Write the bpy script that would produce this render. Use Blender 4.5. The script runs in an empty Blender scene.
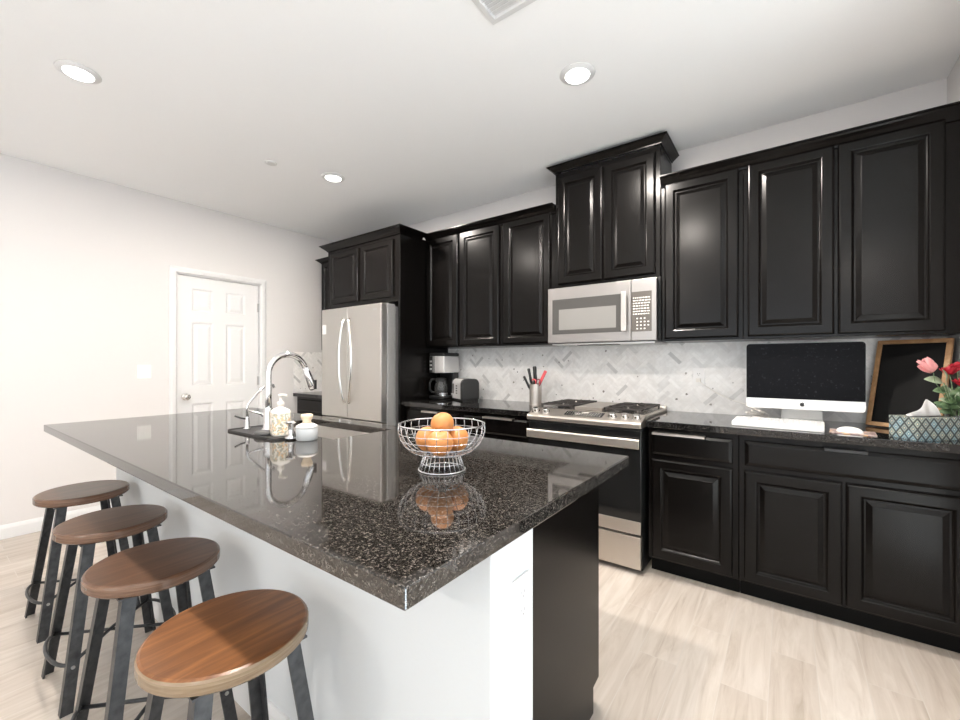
import bpy, bmesh, math, random
from mathutils import Vector, Matrix
PI = math.pi
random.seed(7)
scene = bpy.context.scene
C = scene.collection

# ------------------------------------------------------------------ camera
CAM_F = 419.9
cam_data = bpy.data.cameras.new('camera')
cam_data.sensor_fit = 'HORIZONTAL'
cam_data.sensor_width = 36.0
cam_data.lens = 36.0 * CAM_F / 960.0
cam_data.shift_y = 2.8 / 960.0
cam_data.clip_start = 0.02
cam = bpy.data.objects.new('camera', cam_data)
C.objects.link(cam)
cam.location = (0, 0, 1.254)
cam.rotation_euler = (PI / 2, 0, math.radians(36.2))
scene.camera = cam

# ------------------------------------------------------------------ world, daylight, exposure
world = bpy.data.worlds.new('daylight')
scene.world = world
world.use_nodes = True
bg = world.node_tree.nodes['Background']
bg.inputs[0].default_value = (0.86, 0.93, 1.0, 1)
bg.inputs[1].default_value = 1.3


def area_light(name, loc, rot, sx, sy, power, col=(1, 1, 1)):
    d = bpy.data.lights.new(name, 'AREA')
    d.shape = 'RECTANGLE'
    d.size, d.size_y = sx, sy
    d.energy = power
    d.color = col
    o = bpy.data.objects.new(name, d)
    C.objects.link(o)
    o.location = loc
    o.rotation_euler = rot
    return o


# daylight entering through the openings behind and beside the camera
area_light('daylight_patio', (-0.6, -3.75, 1.25), (-PI / 2, 0, 0), 3.4, 2.2, 14, (0.88, 0.94, 1.0))
area_light('daylight_side', (3.75, -0.05, 1.35), (0, -PI / 2, PI), 2.1, 3.4, 20, (0.88, 0.94, 1.0))
bpy.data.objects['daylight_patio'].rotation_euler = (PI / 2 + 1.0, 0, 0)
bpy.data.objects['daylight_side'].rotation_euler = (PI / 2 + 1.3, 0, PI / 2)
bpy.data.lights['daylight_side'].size = 3.4
bpy.data.lights['daylight_side'].size_y = 2.1

sun = bpy.data.lights.new('ceiling_bounce_sun', 'SUN')  # added sun: floor patch behind the camera bounces light up to the ceiling
sun.energy = 29.0
sun.angle = math.radians(3)
sun.color = (0.70, 0.86, 1.0)
sun_o = bpy.data.objects.new('ceiling_bounce_sun', sun)
C.objects.link(sun_o)
sun_o.rotation_euler = Vector((0.80, 0.10, 0.62)).to_track_quat('Z', 'Y').to_euler()

vs = scene.view_settings
vs.view_transform = 'Standard'
vs.look = 'None'
vs.gamma = 1.0
vs.use_curve_mapping = False
vs.exposure = 0.95
scene.display_settings.display_device = 'sRGB'
scene.cycles.max_bounces = 10
scene.cycles.diffuse_bounces = 6
scene.cycles.glossy_bounces = 5
scene.cycles.transmission_bounces = 8
scene.cycles.sample_clamp_indirect = 8


# ------------------------------------------------------------------ materials
def mat(name, col, rough=0.5, metal=0.0, **kw):
    m = bpy.data.materials.new(name)
    m.use_nodes = True
    b = m.node_tree.nodes['Principled BSDF']
    b.inputs['Base Color'].default_value = (*col, 1)
    b.inputs['Roughness'].default_value = rough
    b.inputs['Metallic'].default_value = metal
    for k, v in kw.items():
        b.inputs[k.replace('_', ' ')].default_value = v
    return m


def nd(m, t, **kw):
    n = m.node_tree.nodes.new(t)
    for k, v in kw.items():
        setattr(n, k, v)
    return n


def lk(m, a, b):
    m.node_tree.links.new(a, b)


def ramp(m, fac, stops, interp='LINEAR'):
    r = nd(m, 'ShaderNodeValToRGB')
    r.color_ramp.interpolation = interp
    e = r.color_ramp.elements
    while len(e) < len(stops):
        e.new(0.5)
    for el, (p, c) in zip(e, stops):
        el.position = p
        el.color = (*c, 1)
    lk(m, fac, r.inputs[0])
    return r


def coords(m, scale=(1, 1, 1), rot=(0, 0, 0), loc=(0, 0, 0)):
    tc = nd(m, 'ShaderNodeNewGeometry')
    mp = nd(m, 'ShaderNodeMapping')
    mp.inputs['Scale'].default_value = scale
    mp.inputs['Rotation'].default_value = rot
    mp.inputs['Location'].default_value = loc
    lk(m, tc.outputs['Position'], mp.inputs[0])
    return mp.outputs[0]


def ocoords(m, scale=(1, 1, 1)):
    tc = nd(m, 'ShaderNodeTexCoord')
    mp = nd(m, 'ShaderNodeMapping')
    mp.inputs['Scale'].default_value = scale
    lk(m, tc.outputs['Object'], mp.inputs[0])
    return mp.outputs[0]


def noise(m, vec, scale, detail=3, rough=0.5, dist=0.0):
    n = nd(m, 'ShaderNodeTexNoise')
    n.inputs['Scale'].default_value = scale
    n.inputs['Detail'].default_value = detail
    n.inputs['Roughness'].default_value = rough
    n.inputs['Distortion'].default_value = dist
    lk(m, vec, n.inputs['Vector'])
    return n


def bump(m, h, strength, dist=0.01):
    b = nd(m, 'ShaderNodeBump')
    b.inputs['Strength'].default_value = strength
    b.inputs['Distance'].default_value = dist
    lk(m, h, b.inputs['Height'])
    lk(m, b.outputs[0], m.node_tree.nodes['Principled BSDF'].inputs['Normal'])


def bsdf(m):
    return m.node_tree.nodes['Principled BSDF']


def wall_paint(name, col):
    m = mat(name, col, 0.85)
    n = noise(m, coords(m), 90, 3)
    bump(m, n.outputs[0], 0.08, 0.004)
    return m


M_wall = wall_paint('painted_wall', (0.665, 0.645, 0.635))
M_ceil = wall_paint('painted_ceiling', (0.90, 0.905, 0.91))
M_pony = wall_paint('painted_island_wall', (0.60, 0.62, 0.63))
M_trim = mat('white_trim', (0.70, 0.70, 0.70), 0.35)
M_plast = mat('white_plastic', (0.86, 0.85, 0.84), 0.3)
M_slot = mat('dark_slot', (0.02, 0.02, 0.02), 0.6)

M_cab = mat('espresso_cabinet', (0.005, 0.0042, 0.0038), 0.215)
bsdf(M_cab).inputs['Specular IOR Level'].default_value = 0.19
_n = noise(M_cab, coords(M_cab), 1.5, 1)
_r = ramp(M_cab, _n.outputs[0], [(0.3, (0.0036, 0.0030, 0.0027)), (0.7, (0.0044, 0.0037, 0.0033))])
lk(M_cab, _r.outputs[0], bsdf(M_cab).inputs['Base Color'])
M_kick = mat('toe_kick', (0.004, 0.004, 0.004), 0.5, Specular_IOR_Level=0.1)

# polished granite with brown, grey and black grains
M_gran = mat('polished_granite', (0.03, 0.03, 0.03), 0.045)
bsdf(M_gran).inputs['IOR'].default_value = 1.74
_v = nd(M_gran, 'ShaderNodeTexVoronoi'); _v.inputs['Scale'].default_value = 400
_c = coords(M_gran)
_wn = noise(M_gran, _c, 120, 2)
_mx = nd(M_gran, 'ShaderNodeMixRGB'); _mx.inputs[0].default_value = 0.004
_mx.blend_type = 'ADD'
lk(M_gran, _c, _mx.inputs[1]); lk(M_gran, _wn.outputs['Color'], _mx.inputs[2])
lk(M_gran, _mx.outputs[0], _v.inputs['Vector'])
_sep = nd(M_gran, 'ShaderNodeSeparateColor'); lk(M_gran, _v.outputs['Color'], _sep.inputs[0])
_big = noise(M_gran, _c, 95, 3, 0.7)
_add = nd(M_gran, 'ShaderNodeMath', operation='ADD'); lk(M_gran, _sep.outputs[0], _add.inputs[0]); lk(M_gran, _big.outputs[0], _add.inputs[1])
_half = nd(M_gran, 'ShaderNodeMath', operation='MULTIPLY'); _half.inputs[1].default_value = 0.5; lk(M_gran, _add.outputs[0], _half.inputs[0])
_r = ramp(M_gran, _half.outputs[0], [(0.32, (0.004, 0.004, 0.004)), (0.46, (0.009, 0.008, 0.007)), (0.58, (0.030, 0.025, 0.021)), (0.68, (0.068, 0.058, 0.050)), (0.80, (0.16, 0.148, 0.135))])
lk(M_gran, _r.outputs[0], bsdf(M_gran).inputs['Base Color'])

M_blackgran = mat('black_granite', (0.01, 0.01, 0.01), 0.04)
bsdf(M_blackgran).inputs['IOR'].default_value = 1.6
_v = nd(M_blackgran, 'ShaderNodeTexVoronoi'); _v.inputs['Scale'].default_value = 240
lk(M_blackgran, coords(M_blackgran), _v.inputs['Vector'])
_sep = nd(M_blackgran, 'ShaderNodeSeparateColor'); lk(M_blackgran, _v.outputs['Color'], _sep.inputs[0])
_r = ramp(M_blackgran, _sep.outputs[0], [(0.5, (0.004, 0.004, 0.004)), (0.75, (0.012, 0.011, 0.010)), (0.97, (0.045, 0.042, 0.04))])
lk(M_blackgran, _r.outputs[0], bsdf(M_blackgran).inputs['Base Color'])

# brushed stainless steel
def steel(name, col, rough):
    m = mat(name, col, rough, 1.0)
    n = noise(m, coords(m, (3, 3, 220)), 4, 3)
    r = ramp(m, n.outputs[0], [(0.2, (rough * 0.85,) * 3), (0.8, (rough * 1.15,) * 3)])
    lk(m, r.outputs[0], bsdf(m).inputs['Roughness'])
    return m


M_steel = steel('brushed_steel', (0.60, 0.555, 0.51), 0.42)
M_micro = steel('microwave_steel', (0.36, 0.345, 0.335), 0.38)
M_fridge = steel('fridge_steel', (0.60, 0.58, 0.55), 0.42)
M_fside = mat('fridge_side', (0.60, 0.60, 0.59), 0.35, 0.6)
M_chrome = mat('chrome', (0.85, 0.85, 0.85), 0.08, 1.0)
M_knobm = mat('satin_knob', (0.8, 0.78, 0.75), 0.2, 1.0)
M_glass = mat('black_glass', (0.012, 0.012, 0.012), 0.06)
M_mwin = mat('microwave_window', (0.22, 0.215, 0.205), 0.18)
M_blackp = mat('black_plastic', (0.012, 0.012, 0.012), 0.35)
M_iron = mat('cast_iron', (0.03, 0.026, 0.024), 0.55)
M_white_mark = mat('printed_marks', (0.8, 0.78, 0.72), 0.5)
M_wire = mat('bowl_wire', (0.62, 0.62, 0.63), 0.25, 0.9)

# wood look floor planks
M_floor = mat('floor_planks', (0.7, 0.64, 0.58), 0.38)
_c = coords(M_floor, (1, 1, 1), (0, 0, PI / 2), (0.045, 0.058, 0))
_b = nd(M_floor, 'ShaderNodeTexBrick')
_b.offset = 0.37
_b.inputs['Scale'].default_value = 1.0
_b.inputs['Mortar Size'].default_value = 0.0016
_b.inputs['Mortar Smooth'].default_value = 0.2
_b.inputs['Bias'].default_value = 0.0
_b.inputs['Brick Width'].default_value = 0.92
_b.inputs['Row Height'].default_value = 0.155
_b.inputs['Color1'].default_value = (0.0, 0.0, 0.0, 1)
_b.inputs['Color2'].default_value = (1, 1, 1, 1)
_b.inputs['Mortar'].default_value = (0.5, 0.5, 0.5, 1)
lk(M_floor, _c, _b.inputs['Vector'])
_gc = coords(M_floor, (14, 1.3, 1))
_off = nd(M_floor, 'ShaderNodeVectorMath', operation='MULTIPLY_ADD')
lk(M_floor, _b.outputs['Color'], _off.inputs[0]); _off.inputs[1].default_value = (9, 23, 5)
lk(M_floor, _gc, _off.inputs[2])
_g = noise(M_floor, _off.outputs[0], 1.6, 6, 0.62, 0.9)
_gr = ramp(M_floor, _g.outputs[0], [(0.25, (0.38, 0.325, 0.27)), (0.45, (0.495, 0.44, 0.385)), (0.62, (0.56, 0.508, 0.455)), (0.8, (0.62, 0.575, 0.53))])
_tint = ramp(M_floor, _b.outputs['Color'], [(0.0, (0.92, 0.90, 0.88)), (1.0, (1.06, 1.06, 1.06))])
_mul = nd(M_floor, 'ShaderNodeMixRGB', blend_type='MULTIPLY'); _mul.inputs[0].default_value = 1
lk(M_floor, _gr.outputs[0], _mul.inputs[1]); lk(M_floor, _tint.outputs[0], _mul.inputs[2])
_fin = nd(M_floor, 'ShaderNodeMixRGB'); _fin.inputs[2].default_value = (0.54, 0.50, 0.455, 1)
lk(M_floor, _b.outputs['Fac'], _fin.inputs[0]); lk(M_floor, _mul.outputs[0], _fin.inputs[1])
lk(M_floor, _fin.outputs[0], bsdf(M_floor).inputs['Base Color'])

# herringbone marble tiles: tint comes from a per tile attribute
M_tile = mat('marble_tile', (0.8, 0.78, 0.75), 0.22)
_a = nd(M_tile, 'ShaderNodeAttribute'); _a.attribute_name = 'tint'
_n = noise(M_tile, coords(M_tile), 16, 5, 0.6, 1.2)
_r = ramp(M_tile, _n.outputs[0], [(0.35, (0.90, 0.89, 0.88)), (0.6, (1, 1, 1))])
_mul = nd(M_tile, 'ShaderNodeMixRGB', blend_type='MULTIPLY'); _mul.inputs[0].default_value = 1
lk(M_tile, _a.outputs['Color'], _mul.inputs[1]); lk(M_tile, _r.outputs[0], _mul.inputs[2])
lk(M_tile, _mul.outputs[0], bsdf(M_tile).inputs['Base Color'])
M_grout = mat('tile_grout', (0.76, 0.75, 0.73), 0.8)


def wood(name, stops, scale=(22, 1.6, 22), rough=0.3):
    m = mat(name, stops[0], rough)
    v = ocoords(m, scale)
    n = noise(m, v, 1.6, 6, 0.65, 0.7)
    r = ramp(m, n.outputs[0], [(0.25, stops[0]), (0.5, stops[1]), (0.75, stops[2])])
    lk(m, r.outputs[0], bsdf(m).inputs['Base Color'])
    return m


M_seat = wood('worn_seat_wood', [(0.065, 0.024, 0.010), (0.165, 0.066, 0.024), (0.30, 0.125, 0.045)])
M_seat2 = wood('dark_seat_wood', [(0.05, 0.024, 0.013), (0.10, 0.050, 0.028), (0.16, 0.085, 0.05)])
M_rim = wood('seat_edge_wood', [(0.13, 0.085, 0.05), (0.20, 0.14, 0.085), (0.30, 0.22, 0.145)], (3, 3, 60), 0.25)
M_rim2 = wood('dark_seat_edge_wood', [(0.07, 0.035, 0.02), (0.12, 0.065, 0.04), (0.2, 0.12, 0.08)], (3, 3, 60), 0.22)
M_framew = wood('oak_frame', [(0.28, 0.14, 0.06), (0.42, 0.24, 0.11), (0.55, 0.34, 0.18)], (12, 12, 12), 0.45)
M_leg = mat('stool_metal', (0.035, 0.036, 0.038), 0.42, 0.3)
_n = noise(M_leg, ocoords(M_leg), 40, 4)
_r = ramp(M_leg, _n.outputs[0], [(0.3, (0.022, 0.023, 0.025)), (0.75, (0.065, 0.066, 0.068))])
lk(M_leg, _r.outputs[0], bsdf(M_leg).inputs['Base Color'])
M_bolt = mat('bolt_metal', (0.5, 0.5, 0.5), 0.3, 1.0)

M_orange = mat('orange_peel', (0.54, 0.215, 0.06), 0.45)
_n = noise(M_orange, ocoords(M_orange), 160, 2)
bump(M_orange, _n.outputs[0], 0.25, 0.002)


def emit(name, col, s):
    m = bpy.data.materials.new(name)
    m.use_nodes = True
    nt = m.node_tree
    nt.nodes.clear()
    e = nt.nodes.new('ShaderNodeEmission'); o = nt.nodes.new('ShaderNodeOutputMaterial')
    e.inputs[0].default_value = (*col, 1); e.inputs[1].default_value = s
    nt.links.new(e.outputs[0], o.inputs[0])
    return m


M_lamp = emit('lamp_diffuser', (1, 0.97, 0.93), 6)


# ------------------------------------------------------------------ mesh helpers
def world_off(p):
    v = Vector((0, 0, 0))
    while p is not None:
        v += p.location
        p = p.parent
    return v


def obj(name, bm, m, parent=None, local=False, smooth=False, bev=0.0, seg=2, sub=0):
    me = bpy.data.meshes.new(name)
    if parent is not None and not local:
        bmesh.ops.translate(bm, verts=bm.verts, vec=-world_off(parent))
    bmesh.ops.recalc_face_normals(bm, faces=bm.faces)
    bm.to_mesh(me); bm.free()
    for mm in (m if isinstance(m, (list, tuple)) else [m]):
        me.materials.append(mm)
    if smooth:
        for p in me.polygons:
            p.use_smooth = True
    o = bpy.data.objects.new(name, me)
    C.objects.link(o)
    if parent is not None:
        o.parent = parent
    if bev:
        b = o.modifiers.new('bevel', 'BEVEL'); b.width = bev; b.segments = seg
        b.limit_method = 'ANGLE'; b.angle_limit = math.radians(40)
        b.harden_normals = False
    if sub:
        s = o.modifiers.new('sub', 'SUBSURF'); s.levels = sub; s.render_levels = sub
    return o


def tag(o, label, cat, group=None):
    o['label'] = label; o['category'] = cat
    if group:
        o['group'] = group
    return o


def thing(name, label, cat, loc=(0, 0, 0), rotz=0, group=None):
    o = bpy.data.objects.new(name, None)
    C.objects.link(o)
    o.empty_display_size = 0.05
    o.location = loc
    o.rotation_euler = (0, 0, rotz)
    return tag(o, label, cat, group)


def struct(name, bm, m, parent=None, **kw):
    o = obj(name, bm, m, parent, **kw)
    if parent is None:
        o['kind'] = 'structure'
    return o


def dup(o, parent=None):
    c = o.copy(); C.objects.link(c)
    if parent is not None:
        c.parent = parent
    for ch in list(o.children):
        dup(ch, c)
    return c


def bx(bm, x0, x1, y0, y1, z0, z1, mi=0):
    vs_ = [bm.verts.new((x, y, z)) for x in (x0, x1) for y in (y0, y1) for z in (z0, z1)]
    for f in ((0, 1, 3, 2), (4, 6, 7, 5), (0, 4, 5, 1), (2, 3, 7, 6), (0, 2, 6, 4), (1, 5, 7, 3)):
        bm.faces.new([vs_[i] for i in f]).material_index = mi
    return vs_


def box(*a):
    bm = bmesh.new(); bx(bm, *a); return bm


def lathe(bm, prof, cx=0, cy=0, n=32, z0=0, mi=0):
    rings = []
    for r, z in prof:
        if r < 1e-5:
            rings.append([bm.verts.new((cx, cy, z0 + z))])
        else:
            rings.append([bm.verts.new((cx + r * math.cos(2 * PI * i / n), cy + r * math.sin(2 * PI * i / n), z0 + z)) for i in range(n)])
    for a, b in zip(rings, rings[1:]):
        for i in range(n):
            j = (i + 1) % n
            if len(a) == 1 and len(b) == 1:
                continue
            if len(a) == 1:
                f = bm.faces.new([a[0], b[i], b[j]])
            elif len(b) == 1:
                f = bm.faces.new([a[i], b[0], a[j]])
            else:
                f = bm.faces.new([a[i], b[i], b[j], a[j]])
            f.material_index = mi
    return bm


def tube(bm, pts, r, n=10, closed=False, cap=True):
    pts = [Vector(p) for p in pts]
    N = len(pts)
    rs = r if isinstance(r, (list, tuple)) else [r] * N
    rings = []
    prev = None
    for i, p in enumerate(pts):
        if closed:
            t = (pts[(i + 1) % N] - pts[i - 1]).normalized()
        else:
            t = (pts[min(i + 1, N - 1)] - pts[max(i - 1, 0)]).normalized()
        if prev is None:
            a = Vector((0, 0, 1)) if abs(t.z) < 0.9 else Vector((1, 0, 0))
            u = t.cross(a).normalized()
        else:
            u = (prev - t * prev.dot(t)).normalized()
        prev = u
        v = t.cross(u)
        rings.append([bm.verts.new(p + rs[i] * (u * math.cos(2 * PI * k / n) + v * math.sin(2 * PI * k / n))) for k in range(n)])
    rng = range(N if closed else N - 1)
    for i in rng:
        a, b = rings[i], rings[(i + 1) % N]
        for k in range(n):
            j = (k + 1) % n
            bm.faces.new([a[k], a[j], b[j], b[k]])
    if cap and not closed:
        bm.faces.new(rings[0]); bm.faces.new(list(reversed(rings[-1])))
    return bm


def cyl(bm, p0, p1, r, n=20):
    return tube(bm, [p0, p1], r, n)


def prism(bm, poly, a0, a1, axis='Y', mi=0):
    """extrude a 2D polygon; axis Y: (x,z) polygon, axis Z: (x,y), axis X: (y,z)"""
    def P(u, v, a):
        return {'Y': (u, a, v), 'Z': (u, v, a), 'X': (a, u, v)}[axis]
    A = [bm.verts.new(P(u, v, a0)) for u, v in poly]
    B = [bm.verts.new(P(u, v, a1)) for u, v in poly]
    n = len(poly)
    fs = [bm.faces.new(A), bm.faces.new(list(reversed(B)))]
    for i in range(n):
        j = (i + 1) % n
        fs.append(bm.faces.new([A[i], B[i], B[j], A[j]]))
    for f in fs:
        f.material_index = mi
    return bm


def loops(bm, x0, x1, z0, z1, y, prof, close_back=True):
    """nested rectangles facing -Y: prof = [(inset, height above y)]"""
    R = []
    for ins, h in prof:
        R.append([bm.verts.new((a, y - h, b)) for a, b in ((x0 + ins, z0 + ins), (x1 - ins, z0 + ins), (x1 - ins, z1 - ins), (x0 + ins, z1 - ins))])
    for a, b in zip(R, R[1:]):
        for i in range(4):
            j = (i + 1) % 4
            bm.faces.new([a[i], a[j], b[j], b[i]])
    bm.faces.new(R[-1])
    if close_back:
        bm.faces.new(list(reversed(R[0])))
    return bm


RAISED = [(0, 0), (0, .014), (.004, .019), (.010, .021), (.050, .021), (.054, .019), (.058, .013), (.063, .009), (.069, .009), (.088, .0165), (.091, .018), (.094, .018)]
SMALLR = [(0, 0), (0, .013), (.004, .018), (.009, .020), (.046, .020), (.050, .017), (.053, .011), (.058, .009), (.070, .016), (.073, .017)]
DRAWER = [(0, 0), (0, .010), (.003, .013), (.016, .020), (.019, .0205)]


def door_front(name, x0, x1, z0, z1, y, parent, prof=RAISED, label=None):
    o = obj(name, loops(bmesh.new(), x0, x1, z0, z1, y, prof), M_cab, parent)
    if label:
        o['label'] = label
    return o


def sweep(bm, path, prof, closed=False):
    """path: XY points; prof: (outward offset, z); outward = right hand side of travel"""
    n = len(path)
    P2 = [Vector(p) for p in path]
    rings = []
    for i in range(n):
        ds = []
        if i > 0 or closed:
            ds.append((P2[i] - P2[i - 1]).normalized())
        if i < n - 1 or closed:
            ds.append((P2[(i + 1) % n] - P2[i]).normalized())
        ns = [Vector((d.y, -d.x)) for d in ds]
        m_ = ns[0] if len(ns) == 1 else (ns[0] + ns[1]) / (1 + ns[0].dot(ns[1]))
        rings.append([bm.verts.new((P2[i].x + m_.x * o, P2[i].y + m_.y * o, z)) for o, z in prof])
    k = len(prof)
    for i in range(n if closed else n - 1):
        a, b = rings[i], rings[(i + 1) % n]
        for j in range(k):
            l = (j + 1) % k
            bm.faces.new([a[j], a[l], b[l], b[j]])
    if not closed:
        bm.faces.new(rings[0]); bm.faces.new(list(reversed(rings[-1])))
    return bm


def rrect(x0, x1, z0, z1, r, n=5):
    out = []
    for cx, cz, a0 in ((x1 - r, z1 - r, 0), (x0 + r, z1 - r, PI / 2), (x0 + r, z0 + r, PI), (x1 - r, z0 + r, 1.5 * PI)):
        for i in range(n + 1):
            a = a0 + PI / 2 * i / n
            out.append((cx + r * math.cos(a), cz + r * math.sin(a)))
    return out


def arc(cx, cy, r, a0, a1, n):
    return [(cx + r * math.cos(a0 + (a1 - a0) * i / n), cy + r * math.sin(a0 + (a1 - a0) * i / n)) for i in range(n + 1)]


# ------------------------------------------------------------------ the room
XL, XR, YB, ZC = -4.504, 0.672, 3.205, 2.74
YS, XE = -3.6, 3.6
T = 0.14
struct('floor', box(XL - T, XE + T, YS - T, YB + T, -0.08, 0), M_floor)
struct('ceiling', box(XL - T, XE + T, YS - T, YB + T, ZC, ZC + 0.1), M_ceil)
struct('wall_back', box(XL - T, XR + T, YB, YB + T, 0, ZC), M_wall)
# wall on the left with the door opening
DY0, DY1, DZ = 1.462, 2.213, 2.075
bm = bmesh.new()
bx(bm, XL - T, XL, YS - T, DY0, 0, ZC)
bx(bm, XL - T, XL, DY1, YB, 0, ZC)
bx(bm, XL - T, XL, DY0, DY1, DZ, ZC)
struct('wall_left', bm, M_wall)
bm = bmesh.new()
bx(bm, XR, XR + T, 1.95, YB, 0, ZC)
bx(bm, XR + T, XE + T, 1.95, 1.95 + T, 0, ZC)
struct('wall_right', bm, M_wall)
bm = bmesh.new()   # east wall with a window opening
bx(bm, XE, XE + T, YS - T, -1.8, 0, ZC)
bx(bm, XE, XE + T, 1.7, 1.95, 0, ZC)
bx(bm, XE, XE + T, -1.8, 1.7, 0, 0.3)
bx(bm, XE, XE + T, -1.8, 1.7, 2.4, ZC)
struct('wall_east', bm, M_wall)
bm = bmesh.new()   # south wall with a patio opening
bx(bm, XL, -2.3, YS - T, YS, 0, ZC)
bx(bm, 1.1, XE, YS - T, YS, 0, ZC)
bx(bm, -2.3, 1.1, YS - T, YS, 0, 0.15)
bx(bm, -2.3, 1.1, YS - T, YS, 2.35, ZC)
struct('wall_south', bm, M_wall)
# baseboards
BBP = [(0, 0), (0.014, 0), (0.014, 0.075), (0.010, 0.088), (0.006, 0.098), (0, 0.100)]
struct('baseboard_left', sweep(bmesh.new(), [(XL, DY0 - 0.064), (XL, YS)][::-1], BBP), M_trim)
struct('baseboard_leftrear', sweep(bmesh.new(), [(XL, DY1 + 0.064), (XL, 2.54)], BBP), M_trim)

# six panel door in the wall on the left
def six_panel(parent):
    bm = bmesh.new()
    W = 0.735
    ys = [0, .122, .297, .419, .613 - .016, .735 - .0]      # columns measured from the left edge
    ys = [0, .118, .300, .415, .600, W]
    zs = [0, .22, .86, 1.03, 1.63, 1.735, 1.95, 2.06]
    xf, dep = 0.0, 0.035
    panels = {(1, 1), (3, 1), (1, 3), (3, 3), (1, 5), (3, 5)}
    for i in range(5):
        for j in range(7):
            a0, a1, b0, b1 = ys[i], ys[i + 1], zs[j], zs[j + 1]
            if (i, j) in panels:
                R = []
                for ins, h in ((0, 0), (.008, -.004), (.014, -.009), (.022, -.009), (.045, -.002), (.048, -.001)):
                    R.append([bm.verts.new((a, -h, b)) for a, b in ((a0 + ins, b0 + ins), (a1 - ins, b0 + ins), (a1 - ins, b1 - ins), (a0 + ins, b1 - ins))])
                for p, q in zip(R, R[1:]):
                    for k in range(4):
                        l = (k + 1) % 4
                        bm.faces.new([p[k], p[l], q[l], q[k]])
                bm.faces.new(R[-1])
            else:
                bm.faces.new([bm.verts.new((a, 0, b)) for a, b in ((a0, b0), (a1, b0), (a1, b1), (a0, b1))])
    bmesh.ops.remove_doubles(bm, verts=bm.verts, dist=1e-5)
    # back and sides
    v = [bm.verts.new(p) for p in ((0, dep, 0), (W, dep, 0), (W, dep, 2.06), (0, dep, 2.06))]
    f = [bm.verts.new(p) for p in ((0, 0, 0), (W, 0, 0), (W, 0, 2.06), (0, 0, 2.06))]
    bm.faces.new(v)
    for i in range(4):
        j = (i + 1) % 4
        bm.faces.new([f[i], f[j], v[j], v[i]])
    # local -Y faces the room: rotate so that it faces +X
    bmesh.ops.rotate(bm, verts=bm.verts, matrix=Matrix.Rotation(PI / 2, 3, 'Z'))
    bmesh.ops.translate(bm, verts=bm.verts, vec=(XL - 0.022, 1.470, 0.008))
    return bm


d1 = struct('door_1', six_panel(None), M_trim)
bm = bmesh.new()
kx = XL - 0.022
for i, (r, h) in enumerate([(0.032, 0.006)]):
    tube(bm, [(kx, 1.533, 0.937), (kx + h, 1.533, 0.937)], r, 20)
tube(bm, [(kx, 1.533, 0.937), (kx + 0.035, 1.533, 0.937), (kx + 0.040, 1.533, 0.937), (kx + 0.055, 1.533, 0.937), (kx + 0.068, 1.533, 0.937), (kx + 0.072, 1.533, 0.937)], [0.012, 0.012, 0.024, 0.029, 0.025, 0.012], 20)
obj('door_knob', bm, M_knobm, d1, smooth=True)
for z in (1.79, 1.02, 0.22):
    bm = bmesh.new()
    cyl(bm, (XL - 0.014, 2.209, z), (XL - 0.014, 2.209, z + 0.09), 0.006, 10)
    bx(bm, XL - 0.024, XL - 0.020, 2.190, 2.209, z, z + 0.09)
    obj('hinge', bm, M_bolt, d1)
# jamb and casing
bm = bmesh.new()
bx(bm, XL - T, XL, DY0, DY0 + 0.006, 0, DZ)
bx(bm, XL - T, XL, DY1 - 0.004, DY1, 0, DZ)
bx(bm, XL - T, XL, DY0, DY1, DZ - 0.004, DZ)
CAS = [(0, 0.0), (0.006, 0.008), (0.013, 0.016), (0.040, 0.018), (0.055, 0.012), (0.062, 0.010), (0.062, 0)]
def casing_piece(bm, pts):
    R = []
    for (y, z, dy, dz) in pts:
        R.append([bm.verts.new((XL + h, y + dy * o, z + dz * o)) for o, h in CAS])
    for a, b in zip(R, R[1:]):
        for k in range(len(CAS)):
            l = (k + 1) % len(CAS)
            bm.faces.new([a[k], a[l], b[l], b[k]])
casing_piece(bm, [(DY0, 0, -1, 0), (DY0, DZ, -1, 1), (DY1, DZ, 1, 1), (DY1, 0, 1, 0)])
struct('trim_1', bm, M_trim)
# closet darkness behind the door is closed off
struct('trim_2', box(XL - T - 0.03, XL - T, DY0 - 0.1, DY1 + 0.1, 0, DZ + 0.1), M_wall)


# ------------------------------------------------------------------ electrical plates
def plate_geo(kind):
    """local plate lying in XZ, facing -Y, centred at the origin"""
    bm = bmesh.new()
    w = 0.049 if kind == 'double' else 0.036
    prism(bm, rrect(-w, w, -0.059, 0.059, 0.005, 3), -0.006, 0, 'Y')
    return bm


def outlet(loc, rotz, label, name='wall_outlet', kind='outlet', group=None):
    t = thing(name, label, 'light switch' if kind == 'switch' else 'outlet', loc, rotz, group)
    obj('cover_plate', plate_geo('double' if kind == 'switch' else 'single'), M_plast, t, local=True, bev=0.0015)
    if kind == 'switch':
        for s in (-1, 1):
            bm = bmesh.new(); bx(bm, s * 0.020 - 0.014, s * 0.020 + 0.014, -0.0095, -0.006, -0.033, 0.033)
            obj('rocker', bm, M_plast, t, local=True, bev=0.001)
    elif kind == 'outlet':
        for s in (-1, 1):
            bm = bmesh.new(); prism(bm, rrect(-0.017, 0.017, s * 0.021 - 0.0145, s * 0.021 + 0.0145, 0.008, 4), -0.0085, -0.006, 'Y')
            r = obj('receptacle', bm, M_plast, t, local=True)
            bm = bmesh.new()
            for x in (-0.0065, 0.0065):
                bx(bm, x - 0.0012, x + 0.0012, -0.0088, -0.0085, s * 0.021 - 0.002, s * 0.021 + 0.006)
            bx(bm, -0.002, 0.002, -0.0088, -0.0085, s * 0.021 - 0.010, s * 0.021 - 0.006)
            obj('slots', bm, M_slot, r, local=True)
    return t


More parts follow.
